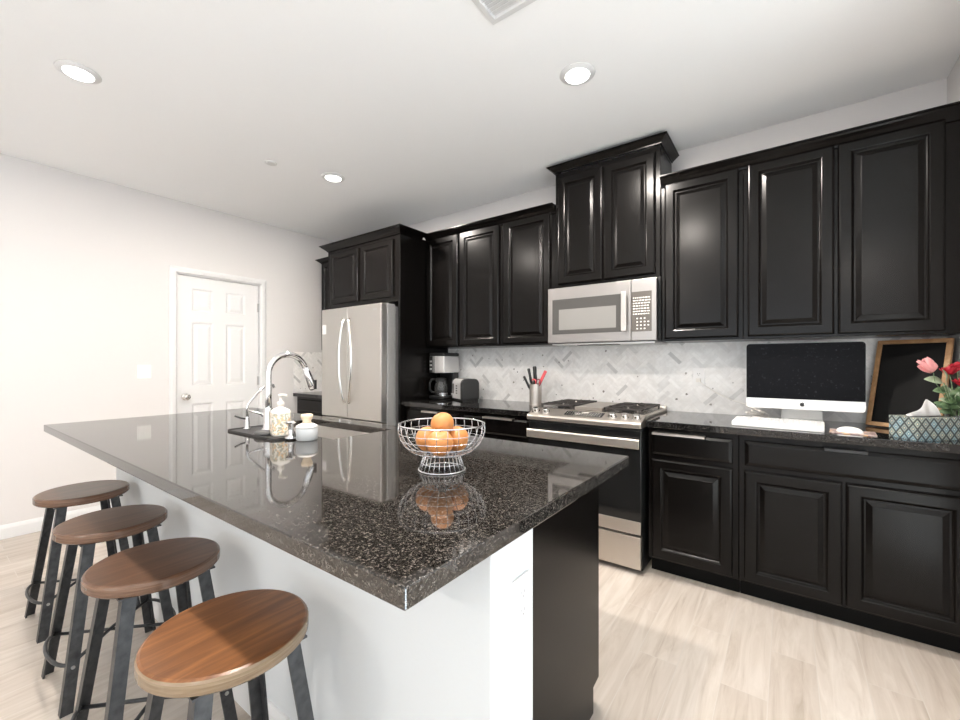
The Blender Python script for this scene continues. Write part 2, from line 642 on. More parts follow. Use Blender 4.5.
outlet((XL, 1.219, 1.178), PI / 2, 'white double rocker light switch on the left wall before the door', 'light_switch', 'switch')
YT = YB - 0.012
outlet((-0.487, YT, 1.157), 0, 'white outlet in the tile between range and computer')
outlet((0.385, YT, 1.155), 0, 'white outlet in the tile between computer and chalkboard')
outlet((-1.705, YT, 1.14), 0, 'white blank plate in the tile above the utensil crock', 'blank_plate', 'blank')
o4 = outlet((-2.62, YT, 1.163), 0, 'white outlet with two black plugs behind the toaster')
for s in (-1, 1):
    bm = bmesh.new(); bx(bm, -0.013, 0.013, -0.034, -0.0088, s * 0.021 - 0.011, s * 0.021 + 0.011)
    p = obj('power_plug', bm, M_blackp, o4, local=True, bev=0.004)

# ------------------------------------------------------------------ herringbone backsplash
def clip(poly, x0, x1, z0, z1):
    def side(p, f, inter):
        out = []
        for i in range(len(p)):
            a, b = p[i - 1], p[i]
            fa, fb = f(a), f(b)
            if fb >= 0:
                if fa < 0:
                    out.append(inter(a, b, fa, fb))
                out.append(b)
            elif fa >= 0:
                out.append(inter(a, b, fa, fb))
        return out
    def it(a, b, fa, fb):
        t = fa / (fa - fb)
        return (a[0] + (b[0] - a[0]) * t, a[1] + (b[1] - a[1]) * t)
    for f in (lambda p: p[0] - x0, lambda p: x1 - p[0], lambda p: p[1] - z0, lambda p: z1 - p[1]):
        if poly:
            poly = side(poly, f, it)
    return poly


def herringbone(name, rect, M, label, holes=()):
    x0, x1, z0, z1 = rect
    rnd = random.Random(5)
    W = 0.0262; n = 4; g = 0.0009
    s2 = math.sqrt(0.5)
    bm = bmesh.new()
    col = bm.loops.layers.float_color.new('tint')
    bx(bm, x0, x1, -0.009, 0, z0, z1, 1)
    mxc = max(abs(x0), abs(x1)) + max(abs(z0), abs(z1)) + 0.3
    R = int(mxc / W) + 6
    for i in range(-R, R):
        for j in range(-R, R):
            d = (i - j) % (2 * n)
            if d == 0:
                a = (i, j, i + n, j + 1)
            elif d == 2 * n - 1:
                a = (i, j, i + 1, j + n)
            else:
                continue
            u0, v0, u1, v1 = [q * W for q in a]
            cxm = ((u0 + u1) - (v0 + v1)) / 2 * s2
            czm = ((u0 + u1) + (v0 + v1)) / 2 * s2
            if not (x0 - .1 < cxm < x1 + .1 and z0 - .1 < czm < z1 + .1):
                continue
            rr = rnd.random()
            if rr < 0.84:
                t = rnd.uniform(0.87, 0.93)
            elif rr < 0.965:
                t = rnd.uniform(0.78, 0.86)
            else:
                t = rnd.uniform(0.60, 0.72)
            c = (t, t * 0.985, t * 0.965, 1)
            u0 += g; v0 += g; u1 -= g; v1 -= g
            p = [((u - v) * s2, (u + v) * s2) for u, v in ((u0, v0), (u1, v0), (u1, v1), (u0, v1))]
            p = clip(p, x0, x1, z0, z1)
            if len(p) < 3:
                continue
            top = [bm.verts.new((a_, -0.0105, b_)) for a_, b_ in p]
            f = bm.faces.new(top)
            for l in f.loops:
                l[col] = c
            bot = [bm.verts.new((a_, -0.009, b_)) for a_, b_ in p]
            for k in range(len(p)):
                l_ = (k + 1) % len(p)
                ff = bm.faces.new([top[k], bot[k], bot[l_], top[l_]])
                for l in ff.loops:
                    l[col] = c
    # dark mineral spots
    for k in range(int((x1 - x0) * 14)):
        cx, cz = rnd.uniform(x0 + .03, x1 - .03), rnd.uniform(z0 + .03, z1 - .03)
        r = rnd.uniform(0.004, 0.009)
        vv = [bm.verts.new((cx + r * rnd.uniform(.6, 1.2) * math.cos(q * PI / 4), -0.0108, cz + r * rnd.uniform(.6, 1.2) * math.sin(q * PI / 4))) for q in range(8)]
        f = bm.faces.new(vv)
        t = rnd.uniform(.22, .4)
        for l in f.loops:
            l[col] = (t, t * .93, t * .86, 1)
    bm.transform(M)
    o = bpy.data.meshes.new(name)
    bm.to_mesh(o); bm.free()
    o.materials.append(M_tile); o.materials.append(M_grout)
    ob = bpy.data.objects.new(name, o); C.objects.link(ob)
    return tag(ob, label, 'backsplash')


herringbone('tile_backsplash', (-2.727, XR - 0.001, 0.9145, 1.3915), Matrix.Translation((0, YB - 0.0006, 0)),
            'long white marble herringbone backsplash behind range, toaster and computer')
herringbone('tile_backsplash', (-4.492, -3.792, 0.9145, 1.3915), Matrix.Translation((0, YB - 0.0006, 0)),
            'small herringbone backsplash on the back wall left of the refrigerator')
herringbone('tile_backsplash', (2.58, YB - 0.0125, 0.9145, 1.378), Matrix.Translation((XL + 0.0006, 0, 0)) @ Matrix.Rotation(PI / 2, 4, 'Z'),
            'short beige herringbone backsplash on the left wall beside the refrigerator')

# ------------------------------------------------------------------ upper cabinets
FY = 2.888       # face frame plane of the wall cabinets
DYF = FY         # doors are mounted on the frame
CB, CT = 1.392, 2.40


def body(x0, x1, z0, z1, parent, fy=FY, name='cabinet_body'):
    return obj(name, box(x0, x1, fy, YB - 0.001, z0, z1), M_cab, parent, bev=0.0015, seg=1)


CROWN = [(0, -0.062), (0.010, -0.060), (0.012, -0.050), (0.020, -0.044), (0.036, -0.030), (0.052, -0.018), (0.058, -0.010), (0.068, -0.008), (0.068, 0.0), (0, 0)]


def crown(path, ztop, parent=None, sc=1.0, name='crown_molding'):
    return obj(name, sweep(bmesh.new(), path, [(o * sc, ztop + z * sc) for o, z in CROWN]), M_cab, parent)


def wall_cab(x0, x1, doors, label, z0=CB, z1=CT):
    t = thing('wall_cabinet', label, 'cabinet', ((x0 + x1) / 2, YB, z0))
    body(x0, x1, z0, z1, t)
    for a, b in doors:
        door_front('cabinet_door', a, b, z0 + 0.014, z1 - 0.004, DYF, t)
    return t


G = 'wall cabinets'
wall_cab(-0.658, -0.209, [(-0.636, -0.231)], 'tall narrow one-door black wall cabinet just right of the microwave')
wall_cab(-0.207, XR - 0.002, [(-0.185, 0.199), (0.214, 0.598)], 'wide two-door black wall cabinet above the computer')
wall_cab(-2.728, -1.888, [(-2.722, -2.350), (-2.325, -1.912)], 'two-door black wall cabinet above the coffee maker')
wall_cab(-1.886, -1.403, [(-1.868, -1.448)], 'one-door black wall cabinet left of the microwave')
wall_cab(-4.42, -3.792, [(-4.40, -4.13), (-4.12, -3.83)], 'black wall cabinet left of the refrigerator, mostly hidden', CB, 2.42)
ct = crown([(-0.655, FY), (XR - 0.003, FY)], 2.441)
tag(ct, 'black crown molding over the wall cabinets above the computer', 'crown molding')
ct = crown([(-2.726, FY), (-1.405, FY)], 2.441)
tag(ct, 'black crown molding over the wall cabinets above coffee maker and toaster', 'crown molding')
ct = crown([(-4.42, YB - 0.002), (-4.42, FY), (-3.862, FY)], 2.462, None, 0.8)
tag(ct, 'short black crown molding at the far left of the refrigerator', 'crown molding')

# raised cabinet over the microwave
t = thing('wall_cabinet', 'raised black two-door wall cabinet above the microwave, top near the ceiling', 'cabinet', (-1.03, YB, 1.815))
body(-1.400, -0.661, 1.812, 2.66, t, 2.872)
door_front('cabinet_door', -1.374, -1.038, 1.832, 2.622, 2.872, t)
door_front('cabinet_door', -1.026, -0.690, 1.832, 2.622, 2.872, t)
crown([(-1.400, YB - 0.002), (-1.400, 2.872), (-0.661, 2.872), (-0.661, YB - 0.002)], 2.711, t, 0.74)

# refrigerator enclosure
t = thing('refrigerator_cabinet', 'black cabinet surrounding the refrigerator with two short doors above it', 'cabinet', (-3.26, YB, 0))
obj('side_panel', box(-2.755, -2.730, 2.548, YB - 0.013, 0.0, 2.40), M_cab, t, bev=0.0015, seg=1)
obj('side_panel', box(-3.790, -3.765, 2.548, YB - 0.013, 0.0, 2.40), M_cab, t, bev=0.0015, seg=1)
obj('cabinet_body', box(-3.764, -2.756, 2.552, YB - 0.001, 1.80, 2.40), M_cab, t)
door_front('cabinet_door', -3.735, -3.300, 1.842, 2.352, 2.550, t, SMALLR)
door_front('cabinet_door', -3.245, -2.812, 1.842, 2.352, 2.550, t, SMALLR)
crown([(-3.790, YB - 0.36), (-3.790, 2.548), (-2.730, 2.548), (-2.730, FY - 0.075)], 2.441, t, 0.95)

# ------------------------------------------------------------------ base cabinets
BY = 2.612      # base cabinet frame plane


def base_cab(x0, x1, doors, drawers, label, pulls=(), z0=0.10):
    t = thing('base_cabinet', label, 'cabinet', ((x0 + x1) / 2, YB, 0))
    obj('cabinet_body', box(x0, x1, BY, YB - 0.001, z0, 0.876), M_cab, t, bev=0.0015, seg=1)
    obj('toe_kick', box(x0, x1, 2.685, YB - 0.001, 0, z0), M_kick, t)
    for a, b in doors:
        door_front('cabinet_door', a, b, 0.112, 0.690, BY, t)
    ds = []
    for a, b in drawers:
        ds.append(door_front('drawer', a, b, 0.716, 0.846, BY, t, DRAWER))
    for k, (a, b, m, lab) in enumerate(pulls):
        bm = bmesh.new()
        bx(bm, a, b, BY - 0.040, BY, 0.8465, 0.849)
        bx(bm, a, b, BY - 0.041, BY - 0.038, 0.836, 0.849)
        p = obj('edge_pull', bm, m, ds[min(k, len(ds) - 1)])
        p['label'] = lab
    return t


base_cab(-0.668, -0.209, [(-0.645, -0.236)], [(-0.645, -0.236)], 'one-door black base cabinet with drawer, right of the range',
         [(-0.638, -0.365, M_steel, 'slim steel edge pull')])
base_cab(-0.207, XR - 0.002, [(-0.183, 0.209), (0.222, 0.622)], [(-0.181, 0.622)], 'wide black two-door base cabinet with one long drawer under the computer',
         [(0.142, 0.294, M_blackp, 'black edge pull')])
base_cab(-2.728, -2.092, [(-2.70, -2.12)], [(-2.70, -2.12)], 'black base cabinet under the coffee maker, mostly behind the island', [(-2.50, -2.32, M_steel, 'slim steel edge pull')])
base_cab(-2.090, -1.452, [(-2.065, -1.475)], [(-2.065, -1.475)], 'black base cabinet immediately left of the range, behind the island', [(-1.86, -1.60, M_steel, 'slim steel edge pull')])
base_cab(-4.475, -3.792, [(-4.44, -3.82)], [(-4.44, -3.82)], 'small black base cabinet left of the refrigerator beyond the faucet')


def counter(x0, x1, label, y0=2.570, x_end=None):
    o = obj('countertop', box(x0, x1, y0, YB - 0.0125, 0.877, 0.914), M_blackgran, bev=0.003)
    return tag(o, label, 'countertop')


counter(-0.672, XR - 0.001, 'polished black granite countertop under the computer, right of the range')
counter(-2.728, -1.449, 'polished black granite countertop under coffee maker and toaster')
counter(-4.4905, -3.792, 'short black granite countertop left of the refrigerator')

# ------------------------------------------------------------------ refrigerator
t = thing('refrigerator', 'stainless steel french door refrigerator with curved handles', 'refrigerator', (-3.236, 2.8, 0))
FX0, FX1, FYF = -3.672, -2.803, 2.398
obj('body', box(FX0 + 0.004, FX1 - 0.004, FYF + 0.07, YB - 0.06, 0.02, 1.755), M_fside, t, bev=0.004)
for s in (FX0 + 0.01, FX1 - 0.13):
    obj('hinge_cover', box(s, s + 0.12, FYF + 0.075, FYF + 0.17, 1.7552, 1.775), M_fside, t, bev=0.006)
mid = (-3.306 - 3.300) / 2
mid = -3.269
d_l = obj('door', box(FX0, mid - 0.003, FYF, FYF + 0.065, 0.745, 1.768), M_fridge, t, bev=0.007, seg=3)
d_r = obj('door', box(mid + 0.003, FX1, FYF, FYF + 0.065, 0.745, 1.768), M_fridge, t, bev=0.007, seg=3)
dr = obj('freezer_drawer', box(FX0, FX1, FYF, FYF + 0.065, 0.08, 0.735), M_fridge, t, bev=0.007, seg=3)
for s, d in ((-1, d_l), (1, d_r)):
    bm = bmesh.new()
    hx, bowx = (-3.302, -0.024) if s < 0 else (-3.236, 0.090)
    pts = []
    for i in range(25):
        u = i / 24
        zz = 0.885 + u * 0.775
        bow = math.sin(PI * u)
        pts.append((hx + bowx * bow ** 0.9, FYF - 0.006 - 0.044 * bow ** 0.55, zz))
    tube(bm, pts, 0.0125, 12)
    obj('handle', bm, M_chrome if False else M_knobm, d, smooth=True)
bm = bmesh.new()
tube(bm, [(FX0 + 0.06, FYF, 0.66), (FX0 + 0.06, FYF - 0.05, 0.665), (FX1 - 0.06, FYF - 0.05, 0.665), (FX1 - 0.06, FYF, 0.66)], 0.012, 10)
obj('handle', bm, M_knobm, dr, smooth=True)
bm = bmesh.new(); bx(bm, FX1 - 0.105, FX1 - 0.055, FYF - 0.0015, FYF, 1.715, 1.727)
obj('badge', bm, M_fside, d_r)
bm = bmesh.new(); bx(bm, FX0 + 0.012, FX0 + 0.075, FYF - 0.001, FYF, 1.53, 1.62)
b_ = obj('energy_sticker', bm, M_plast, d_l); b_['label'] = 'small pale sticker at the door edge'

# ------------------------------------------------------------------ gas range
RX0, RX1 = -1.445, -0.687
RF = 2.545
t = thing('gas_range', 'stainless steel slide-in gas range with black oven glass', 'range', ((RX0 + RX1) / 2, 2.87, 0))
obj('range_body', box(RX0 + 0.004, RX1 - 0.004, RF + 0.03, YB - 0.02, 0.02, 0.90), M_blackp, t)
bm = bmesh.new()   # cooktop deck with a low rear trim
prism(bm, [(2.64, 0.90), (2.64, 0.934), (3.14, 0.934), (3.145, 0.950), (3.175, 0.950), (3.18, 0.90)], RX0 - 0.001, RX1 + 0.001, 'X')
deck = obj('cooktop', bm, M_steel, t, bev=0.002)
bm = bmesh.new()
bx(bm, RX0 + 0.02, RX1 - 0.02, 2.66, 3.12, 0.9342, 0.9365)
obj('burner_well', bm, mat('burner_enamel', (0.10, 0.085, 0.075), 0.25, 0.6), deck)
bm = bmesh.new()   # sloping control panel
prism(bm, [(2.520, 0.868), (2.516, 0.892), (2.530, 0.903), (2.640, 0.9385), (2.645, 0.9385), (2.645, 0.868)], RX0, RX1, 'X')
panel = obj('control_panel', bm, M_steel, t, bev=0.0025)
sl = math.atan2(0.0355, 0.11)
def on_panel(x, u, h):   # u from 0 front to 1 back along the slope
    return Vector((x, 2.530 + 0.11 * u - math.sin(sl) * h, 0.903 + 0.0355 * u + math.cos(sl) * h))
bm = bmesh.new()
q = [on_panel(-1.190, 0.28, 0.0006), on_panel(-0.935, 0.28, 0.0006), on_panel(-0.935, 0.85, 0.0006), on_panel(-1.190, 0.85, 0.0006)]
q2 = [on_panel(-1.190, 0.28, -0.001), on_panel(-0.935, 0.28, -0.001), on_panel(-0.935, 0.85, -0.001), on_panel(-1.190, 0.85, -0.001)]
a = [bm.verts.new(p) for p in q]; b = [bm.verts.new(p) for p in q2]
bm.faces.new(a); bm.faces.new(b[::-1])
for i in range(4):
    bm.faces.new([a[i], a[(i + 1) % 4], b[(i + 1) % 4], b[i]])
disp = obj('touch_display', bm, M_glass, panel)
bm = bmesh.new()
for i in range(14):
    for j in range(3):
        if 5 <= i <= 8 and j == 2:
            continue
        x = -1.176 + i * 0.0172
        u = 0.38 + j * 0.17
        w = 0.0045 if (i * 7 + j) % 3 else 0.003
        bm.faces.new([bm.verts.new(on_panel(x - w, u - 0.02, 0.0012)), bm.verts.new(on_panel(x + w, u - 0.02, 0.0012)), bm.verts.new(on_panel(x + w, u + 0.03, 0.0012)), bm.verts.new(on_panel(x - w, u + 0.03, 0.0012))])
bm.faces.new([bm.verts.new(on_panel(x, u, 0.0012)) for x, u in ((-1.085, 0.66), (-1.035, 0.66), (-1.035, 0.78), (-1.085, 0.78))])
obj('touch_marks', bm, M_white_mark, disp)
for x in (-1.406, -1.330, -0.872, -0.798, -0.727):
    bm = bmesh.new()
    p0 = on_panel(x, 0.45, 0); nrm = (on_panel(x, 0.45, 1) - p0)
    tube(bm, [p0, p0 + nrm * 0.004], 0.0285, 24)
    tube(bm, [p0 + nrm * 0.003, p0 + nrm * 0.006, p0 + nrm * 0.022, p0 + nrm * 0.027], [0.020, 0.022, 0.0205, 0.017], 24)
    obj('knob', bm, M_knobm, panel, smooth=False, bev=0.0015)


def grate(parent, x0, x1, plate=False):
    bm = bmesh.new()
    y0, y1, z0, z1 = 2.672, 3.110, 0.956, 0.966
    w = 0.0045
    for a in (x0, x1 - 2 * w):
        bx(bm, a, a + 2 * w, y0, y1, z0, z1)
    for a in (y0, (y0 + y1) / 2 - w, y1 - 2 * w):
        bx(bm, x0, x1, a, a + 2 * w, z0, z1)
    cx = (x0 + x1) / 2
    for cy in ((y0 * 3 + y1) / 4, (y0 + 3 * y1) / 4):
        for k in range(4):
            a = k * PI / 2 + PI / 4
            L = 0.105
            r0 = 0.028
            dx, dy = math.cos(a), math.sin(a)
            p0 = Vector((cx + dx * r0, cy + dy * r0, 0.964)); p1 = Vector((cx + dx * L * 1.05, cy + dy * L, 0.962))
            sd = Vector((-dy, dx, 0)) * w
            vv = []
            for p in (p0, p1):
                for s in (-1, 1):
                    for z in (-0.006, 0.008):
                        vv.append(bm.verts.new(p + sd * s + Vector((0, 0, z))))
            for f in ((0, 1, 3, 2), (4, 6, 7, 5), (0, 4, 5, 1), (2, 3, 7, 6), (0, 2, 6, 4), (1, 5, 7, 3)):
                bm.faces.new([vv[i] for i in f])
        bx(bm, cx - w, cx + w, cy + 0.03, cy + 0.105, z0, z1 + 0.003)
        bx(bm, cx - w, cx + w, cy - 0.105, cy - 0.03, z0, z1 + 0.003)
        bx(bm, x0, cx - 0.03, cy - w, cy + w, z0, z1 + 0.003)
        bx(bm, cx + 0.03, x1, cy - w, cy + w, z0, z1 + 0.003)
    for a in (x0 + 0.002, x1 - 0.012):
        for b in (y0 + 0.002, y1 - 0.012):
            bx(bm, a, a + 0.01, b, b + 0.01, 0.9366, z0)
    return obj('grate', bm, M_iron, parent)


grate(deck, RX0 + 0.03, RX0 + 0.275)
grate(deck, RX1 - 0.275, RX1 - 0.03)
bm = bmesh.new(); bx(bm, RX0 + 0.285, RX1 - 0.285, 2.672, 3.110, 0.9366, 0.958); 
bx(bm, RX0 + 0.300, RX1 - 0.300, 2.69, 3.09, 0.958, 0.9595)
gp = obj('griddle_plate', bm, mat('griddle_metal', (0.32, 0.29, 0.26), 0.4, 0.7), deck, bev=0.004)
gp['label'] = 'flat grey centre griddle plate'
for x in (RX0 + 0.1525, RX1 - 0.1525):
    for y in (2.7815, 3.0005):
        bm = bmesh.new(); lathe(bm, [(0, 0), (0.042, 0), (0.042, 0.007), (0.030, 0.009), (0.030, 0.015), (0.0, 0.016)], x, y, 24, 0.9366)
        obj('burner', bm, M_blackp, deck, smooth=False)
# oven door and drawer
od = obj('oven_door', box(RX0 + 0.004, RX1 - 0.004, RF, RF + 0.03, 0.232, 0.862), M_blackp, t, bev=0.003)
obj('oven_glass', box(RX0 + 0.006, RX1 - 0.006, RF - 0.004, RF, 0.318, 0.852), M_glass, od, bev=0.002)
obj('door_base_trim', box(RX0 + 0.006, RX1 - 0.006, RF - 0.006, RF, 0.240, 0.316), M_steel, od, bev=0.002)
bm = bmesh.new()
prism(bm, [(2.504, 0.750), (2.498, 0.757), (2.498, 0.800), (2.504, 0.808), (2.514, 0.807), (2.514, 0.751)], RX0 + 0.010, RX1 - 0.006, 'X')
bx(bm, RX0 + 0.02, RX0 + 0.05, 2.512, RF - 0.004, 0.762, 0.796)
bx(bm, RX1 - 0.05, RX1 - 0.02, 2.512, RF - 0.004, 0.762, 0.796)
obj('door_handle', bm, M_steel, od, bev=0.002)
obj('warming_drawer', box(RX0 + 0.006, RX1 - 0.006, RF - 0.006, RF + 0.028, 0.035, 0.226), M_steel, t, bev=0.003)

# ------------------------------------------------------------------ microwave
MX0, MX1, MF = -1.430, -0.668, 2.800
t = thing('microwave', 'stainless steel over-the-range microwave with dark window', 'microwave', ((MX0 + MX1) / 2, 3.0, 1.39))
MX0, MX1 = -1.399, -0.664
MX0, MX1 = -1.428, -0.667
# casing fits the opening between the neighbouring cabinets, the face stands in front of them
obj('casing', box(-1.4015, -0.6595, 2.868, YB - 0.02, 1.394, 1.811), M_blackp, t)
obj('casing_front', box(MX0 + 0.004, MX1 - 0.002, MF + 0.03, 2.866, 1.402, 1.795), M_blackp, t)
md = obj('door', box(MX0, -0.826, MF, MF + 0.03, 1.397, 1.797), M_micro, t, bev=0.004)
obj('window_bezel', box(-1.390, -0.886, MF - 0.002, MF, 1.460, 1.712), mat('bezel_glass', (0.07, 0.068, 0.065), 0.12), md)
obj('window', box(-1.338, -0.923, MF - 0.0028, MF - 0.002, 1.490, 1.638), M_mwin, md)
bm = bmesh.new()
bx(bm, -0.880, -0.846, MF - 0.040, MF - 0.028, 1.460, 1.722)
bx(bm, -0.876, -0.850, MF - 0.03, MF, 1.475, 1.50)
bx(bm, -0.876, -0.850, MF - 0.03, MF, 1.685, 1.71)
obj('handle', bm, M_knobm, md, bev=0.003)
mc = obj('control_section', box(-0.824, MX1, MF, MF + 0.03, 1.397, 1.797), M_micro, t, bev=0.004)
pn = obj('keypad', box(-0.820, -0.696, MF - 0.002, MF, 1.457, 1.715), mat('keypad_glass', (0.10, 0.09, 0.08), 0.2), mc)
bm = bmesh.new()
rn = random.Random(3)
for i in range(4):
    for j in range(4):
        x = -0.785 + i * 0.023; z = 1.475 + j * 0.022
        if i == 3 and j in (0, 3):
            continue
        bx(bm, x - 0.005, x + 0.005, MF - 0.0026, MF - 0.002, z - 0.004, z + 0.004)
obj('number_keys', bm, M_white_mark, pn)
bm = bmesh.new()
for r_ in range(7):
    z = 1.570 + r_ * 0.0175
    x = -0.812
    while x < -0.712:
        w = rn.uniform(0.006, 0.018)
        bx(bm, x, min(x + w, -0.704), MF - 0.0026, MF - 0.002, z - 0.0035, z + 0.0035)
        x += w + 0.005
obj('key_marks', bm, M_white_mark, pn)
bm = bmesh.new(); bx(bm, MX0 + 0.02, MX1 - 0.02, MF + 0.035, YB - 0.03, 1.383, 1.3935)
g_ = obj('vent_grille', bm, M_fside, t)
bm = bmesh.new(); bx(bm, -1.22, -0.93, MF + 0.05, MF + 0.11, 1.379, 1.383)
obj('filter', bm, M_slot, g_)

# ------------------------------------------------------------------ island
IX0, IX1, IY0, IY1 = -3.292, -0.466, 0.445, 1.558
SX0, SX1, SY0, SY1 = -2.32, -1.63, 1.125, 1.462
bm = bmesh.new()
xs = [IX0, SX0, SX1, IX1]; ys = [IY0, SY0, SY1, IY1]
g = {}
for z in (0.877, 0.914):
    for i in range(4):
        for j in range(4):
            g[i, j, z] = bm.verts.new((xs[i], ys[j], z))
for i in range(3):
    for j in range(3):
        if (i, j) == (1, 1):
            continue
        bm.faces.new([g[i, j, .914], g[i + 1, j, .914], g[i + 1, j + 1, .914], g[i, j + 1, .914]])
        bm.faces.new([g[i, j, .877], g[i, j + 1, .877], g[i + 1, j + 1, .877], g[i + 1, j, .877]])
for k in range(3):
    for (p, q) in (((k, 0), (k + 1, 0)), ((k, 3), (k + 1, 3)), ((0, k), (0, k + 1)), ((3, k), (3, k + 1))):
        bm.faces.new([g[p[0], p[1], .877], g[q[0], q[1], .877], g[q[0], q[1], .914], g[p[0], p[1], .914]])
for (p, q) in (((1, 1), (2, 1)), ((2, 1), (2, 2)), ((2, 2), (1, 2)), ((1, 2), (1, 1))):
    bm.faces.new([g[p[0], p[1], .877], g[q[0], q[1], .877], g[q[0], q[1], .914], g[p[0], p[1], .914]])
it = obj('island_countertop', bm, M_gran, bev=0.003)
tag(it, 'large speckled brown-black polished granite slab on the island', 'countertop')

t = thing('kitchen_island', 'kitchen island base with white seating side and black cabinet end', 'island', (-1.87, 1.1, 0))
PX0, PX1 = -3.215, -0.508
obj('pony_wall', box(PX0, PX1, 0.735, 0.918, 0, 0.8765), M_pony, t, bev=0.004, seg=3)
bb = sweep(bmesh.new(), [(PX1, 0.918), (PX1, 0.735), (PX0, 0.735), (PX0, 0.918)][::-1], BBP)
obj('baseboard', bb, M_trim, t)
bm = bmesh.new()
E_ = -0.560
prism(bm, [(0.919, 0), (1.452, 0), (1.452, 0.092), (1.505, 0.100), (1.505, 0.8765), (0.919, 0.8765)], E_ - 0.02, E_, 'X')
ip = obj('end_panel', bm, M_cab, t)
bm = bmesh.new()
prism(bm, [(0.919, 0), (1.452, 0), (1.452, 0.092), (1.505, 0.100), (1.505, 0.8765), (0.919, 0.8765)], PX0 + 0.02, PX0 + 0.04, 'X')
obj('end_panel', bm, M_cab, t)
bm = bmesh.new()
bx(bm, PX0 + 0.041, SX0 - 0.03, 0.919, 1.504, 0.10, 0.8765)
bx(bm, SX1 + 0.03, E_ - 0.021, 0.919, 1.504, 0.10, 0.8765)
bx(bm, SX0 - 0.03, SX1 + 0.03, 0.919, 1.504, 0.10, 0.60)
bx(bm, PX0 + 0.041, E_ - 0.021, 0.919, 1.452, 0, 0.10)
obj('cabinet_body', bm, M_cab, t)
nx = 5
wd = (E_ - (PX0 + 0.04)) / nx
for i in range(nx):
    bm = bmesh.new()
    a = PX0 + 0.04 + i * wd + 0.012
    loops(bm, a, a + wd - 0.02, 0.115, 0.86, 0, RAISED)
    # mirror so that the door faces the range side
    for v in bm.verts:
        v.co.y = 1.5055 - v.co.y
    obj('cabinet_door', bm, M_cab, t)
outlet((-0.5075, 0.853, 0.695), PI / 2, 'white outlet on the white end of the island', 'wall_outlet')

t = thing('kitchen_sink', 'undermount steel sink set in the island countertop', 'sink', ((SX0 + SX1) / 2, 1.29, 0.66))
bm = bmesh.new()
o_, w_ = 0.006, 0.004
X0, X1, Y0, Y1 = SX0 - o_, SX1 + o_, SY0 - o_, SY1 + o_
bx(bm, X0, X1, Y0, Y1, 0.660, 0.664)
bx(bm, X0 - w_, X0, Y0, Y1, 0.660, 0.8765)
bx(bm, X1, X1 + w_, Y0, Y1, 0.660, 0.8765)
bx(bm, X0, X1, Y0 - w_, Y0, 0.660, 0.8765)
bx(bm, X0, X1, Y1, Y1 + w_, 0.660, 0.8765)
obj('basin', bm, mat('sink_steel', (0.66, 0.64, 0.62), 0.4, 0.85), t)
obj('drain', lathe(bmesh.new(), [(0, 0.0), (0.045, 0.0), (0.045, 0.003), (0.035, 0.003), (0.03, 0.001), (0, 0.001)], -1.95, 1.30, 24, 0.6641), M_chrome, t)

# faucet
t = thing('kitchen_faucet', 'tall chrome gooseneck pull-down faucet beside the sink', 'faucet', (-2.060, 1.052, 0.9215))
fx, fy, fz = -2.060, 1.052, 0.9215
bm = bmesh.new(); lathe(bm, [(0, 0), (0.030, 0), (0.030, 0.008), (0.024, 0.014), (0.0225, 0.090), (0.0215, 0.105), (0.0165, 0.112), (0, 0.112)], fx, fy, 28, fz)
obj('faucet_base', bm, M_chrome, t, smooth=True)
bm = bmesh.new()
R_ = 0.100; zc = 1.196
pts = [(fx, fy, fz + 0.105), (fx, fy, 1.0), (fx, fy, 1.1), (fx, fy, zc - 0.02)]
for i in range(19):
    a = PI - i / 18 * PI * 0.90
    pts.append((fx, fy + R_ + R_ * math.cos(a), zc + R_ * math.sin(a)))
tube(bm, pts, 0.0145, 16)
ns = obj('spout', bm, M_chrome, t, smooth=True)
e = Vector(pts[-1]); dv = (Vector(pts[-1]) - Vector(pts[-2])).normalized()
bm = bmesh.new()
tube(bm, [e - dv * 0.002, e + dv * 0.022, e + dv * 0.026, e + dv * 0.100, e + dv * 0.118], [0.0155, 0.0165, 0.0185, 0.0205, 0.0195], 20)
sh = obj('spray_head', bm, M_chrome, t, smooth=True)
bm = bmesh.new(); tube(bm, [e + dv * 0.118, e + dv * 0.124], 0.0165, 20)
bx(bm, fx + 0.012, fx + 0.024, (e + dv * 0.085).y + 0.008, (e + dv * 0.085).y + 0.020, (e + dv * 0.085).z - 0.035, (e + dv * 0.085).z + 0.014)
obj('spray_face', bm, M_blackp, sh)
bm = bmesh.new()
tube(bm, [(fx - 0.018, fy - 0.004, fz + 0.075), (fx - 0.038, fy - 0.008, fz + 0.077)], 0.012, 14)
tube(bm, [(fx - 0.036, fy - 0.008, fz + 0.077), (fx - 0.062, fy - 0.03, fz + 0.088), (fx - 0.085, fy - 0.055, fz + 0.098)], [0.0075, 0.006, 0.005], 12)
obj('lever', bm, M_chrome, t, smooth=True)

t = thing('filter_faucet', 'thin chrome drinking water faucet left of the gooseneck faucet', 'faucet', (-2.185, 1.01, 0.9215))
fx2, fy2 = -2.185, 1.01
bm = bmesh.new(); lathe(bm, [(0, 0), (0.018, 0), (0.018, 0.005), (0.011, 0.010), (0.010, 0.055), (0.006, 0.062), (0, 0.062)], fx2, fy2, 20, 0.9215)
obj('faucet_base', bm, M_chrome, t, smooth=True)
bm = bmesh.new()
tube(bm, [(fx2, fy2, 0.98), (fx2, fy2, 1.035), (fx2, fy2 + 0.006, 1.05), (fx2, fy2 + 0.045, 1.095), (fx2, fy2 + 0.085, 1.132), (fx2, fy2 + 0.10, 1.14), (fx2, fy2 + 0.118, 1.142), (fx2, fy2 + 0.132, 1.136), (fx2, fy2 + 0.136, 1.122)], 0.0062, 12)
obj('spout', bm, M_chrome, t, smooth=True)
bm = bmesh.new()
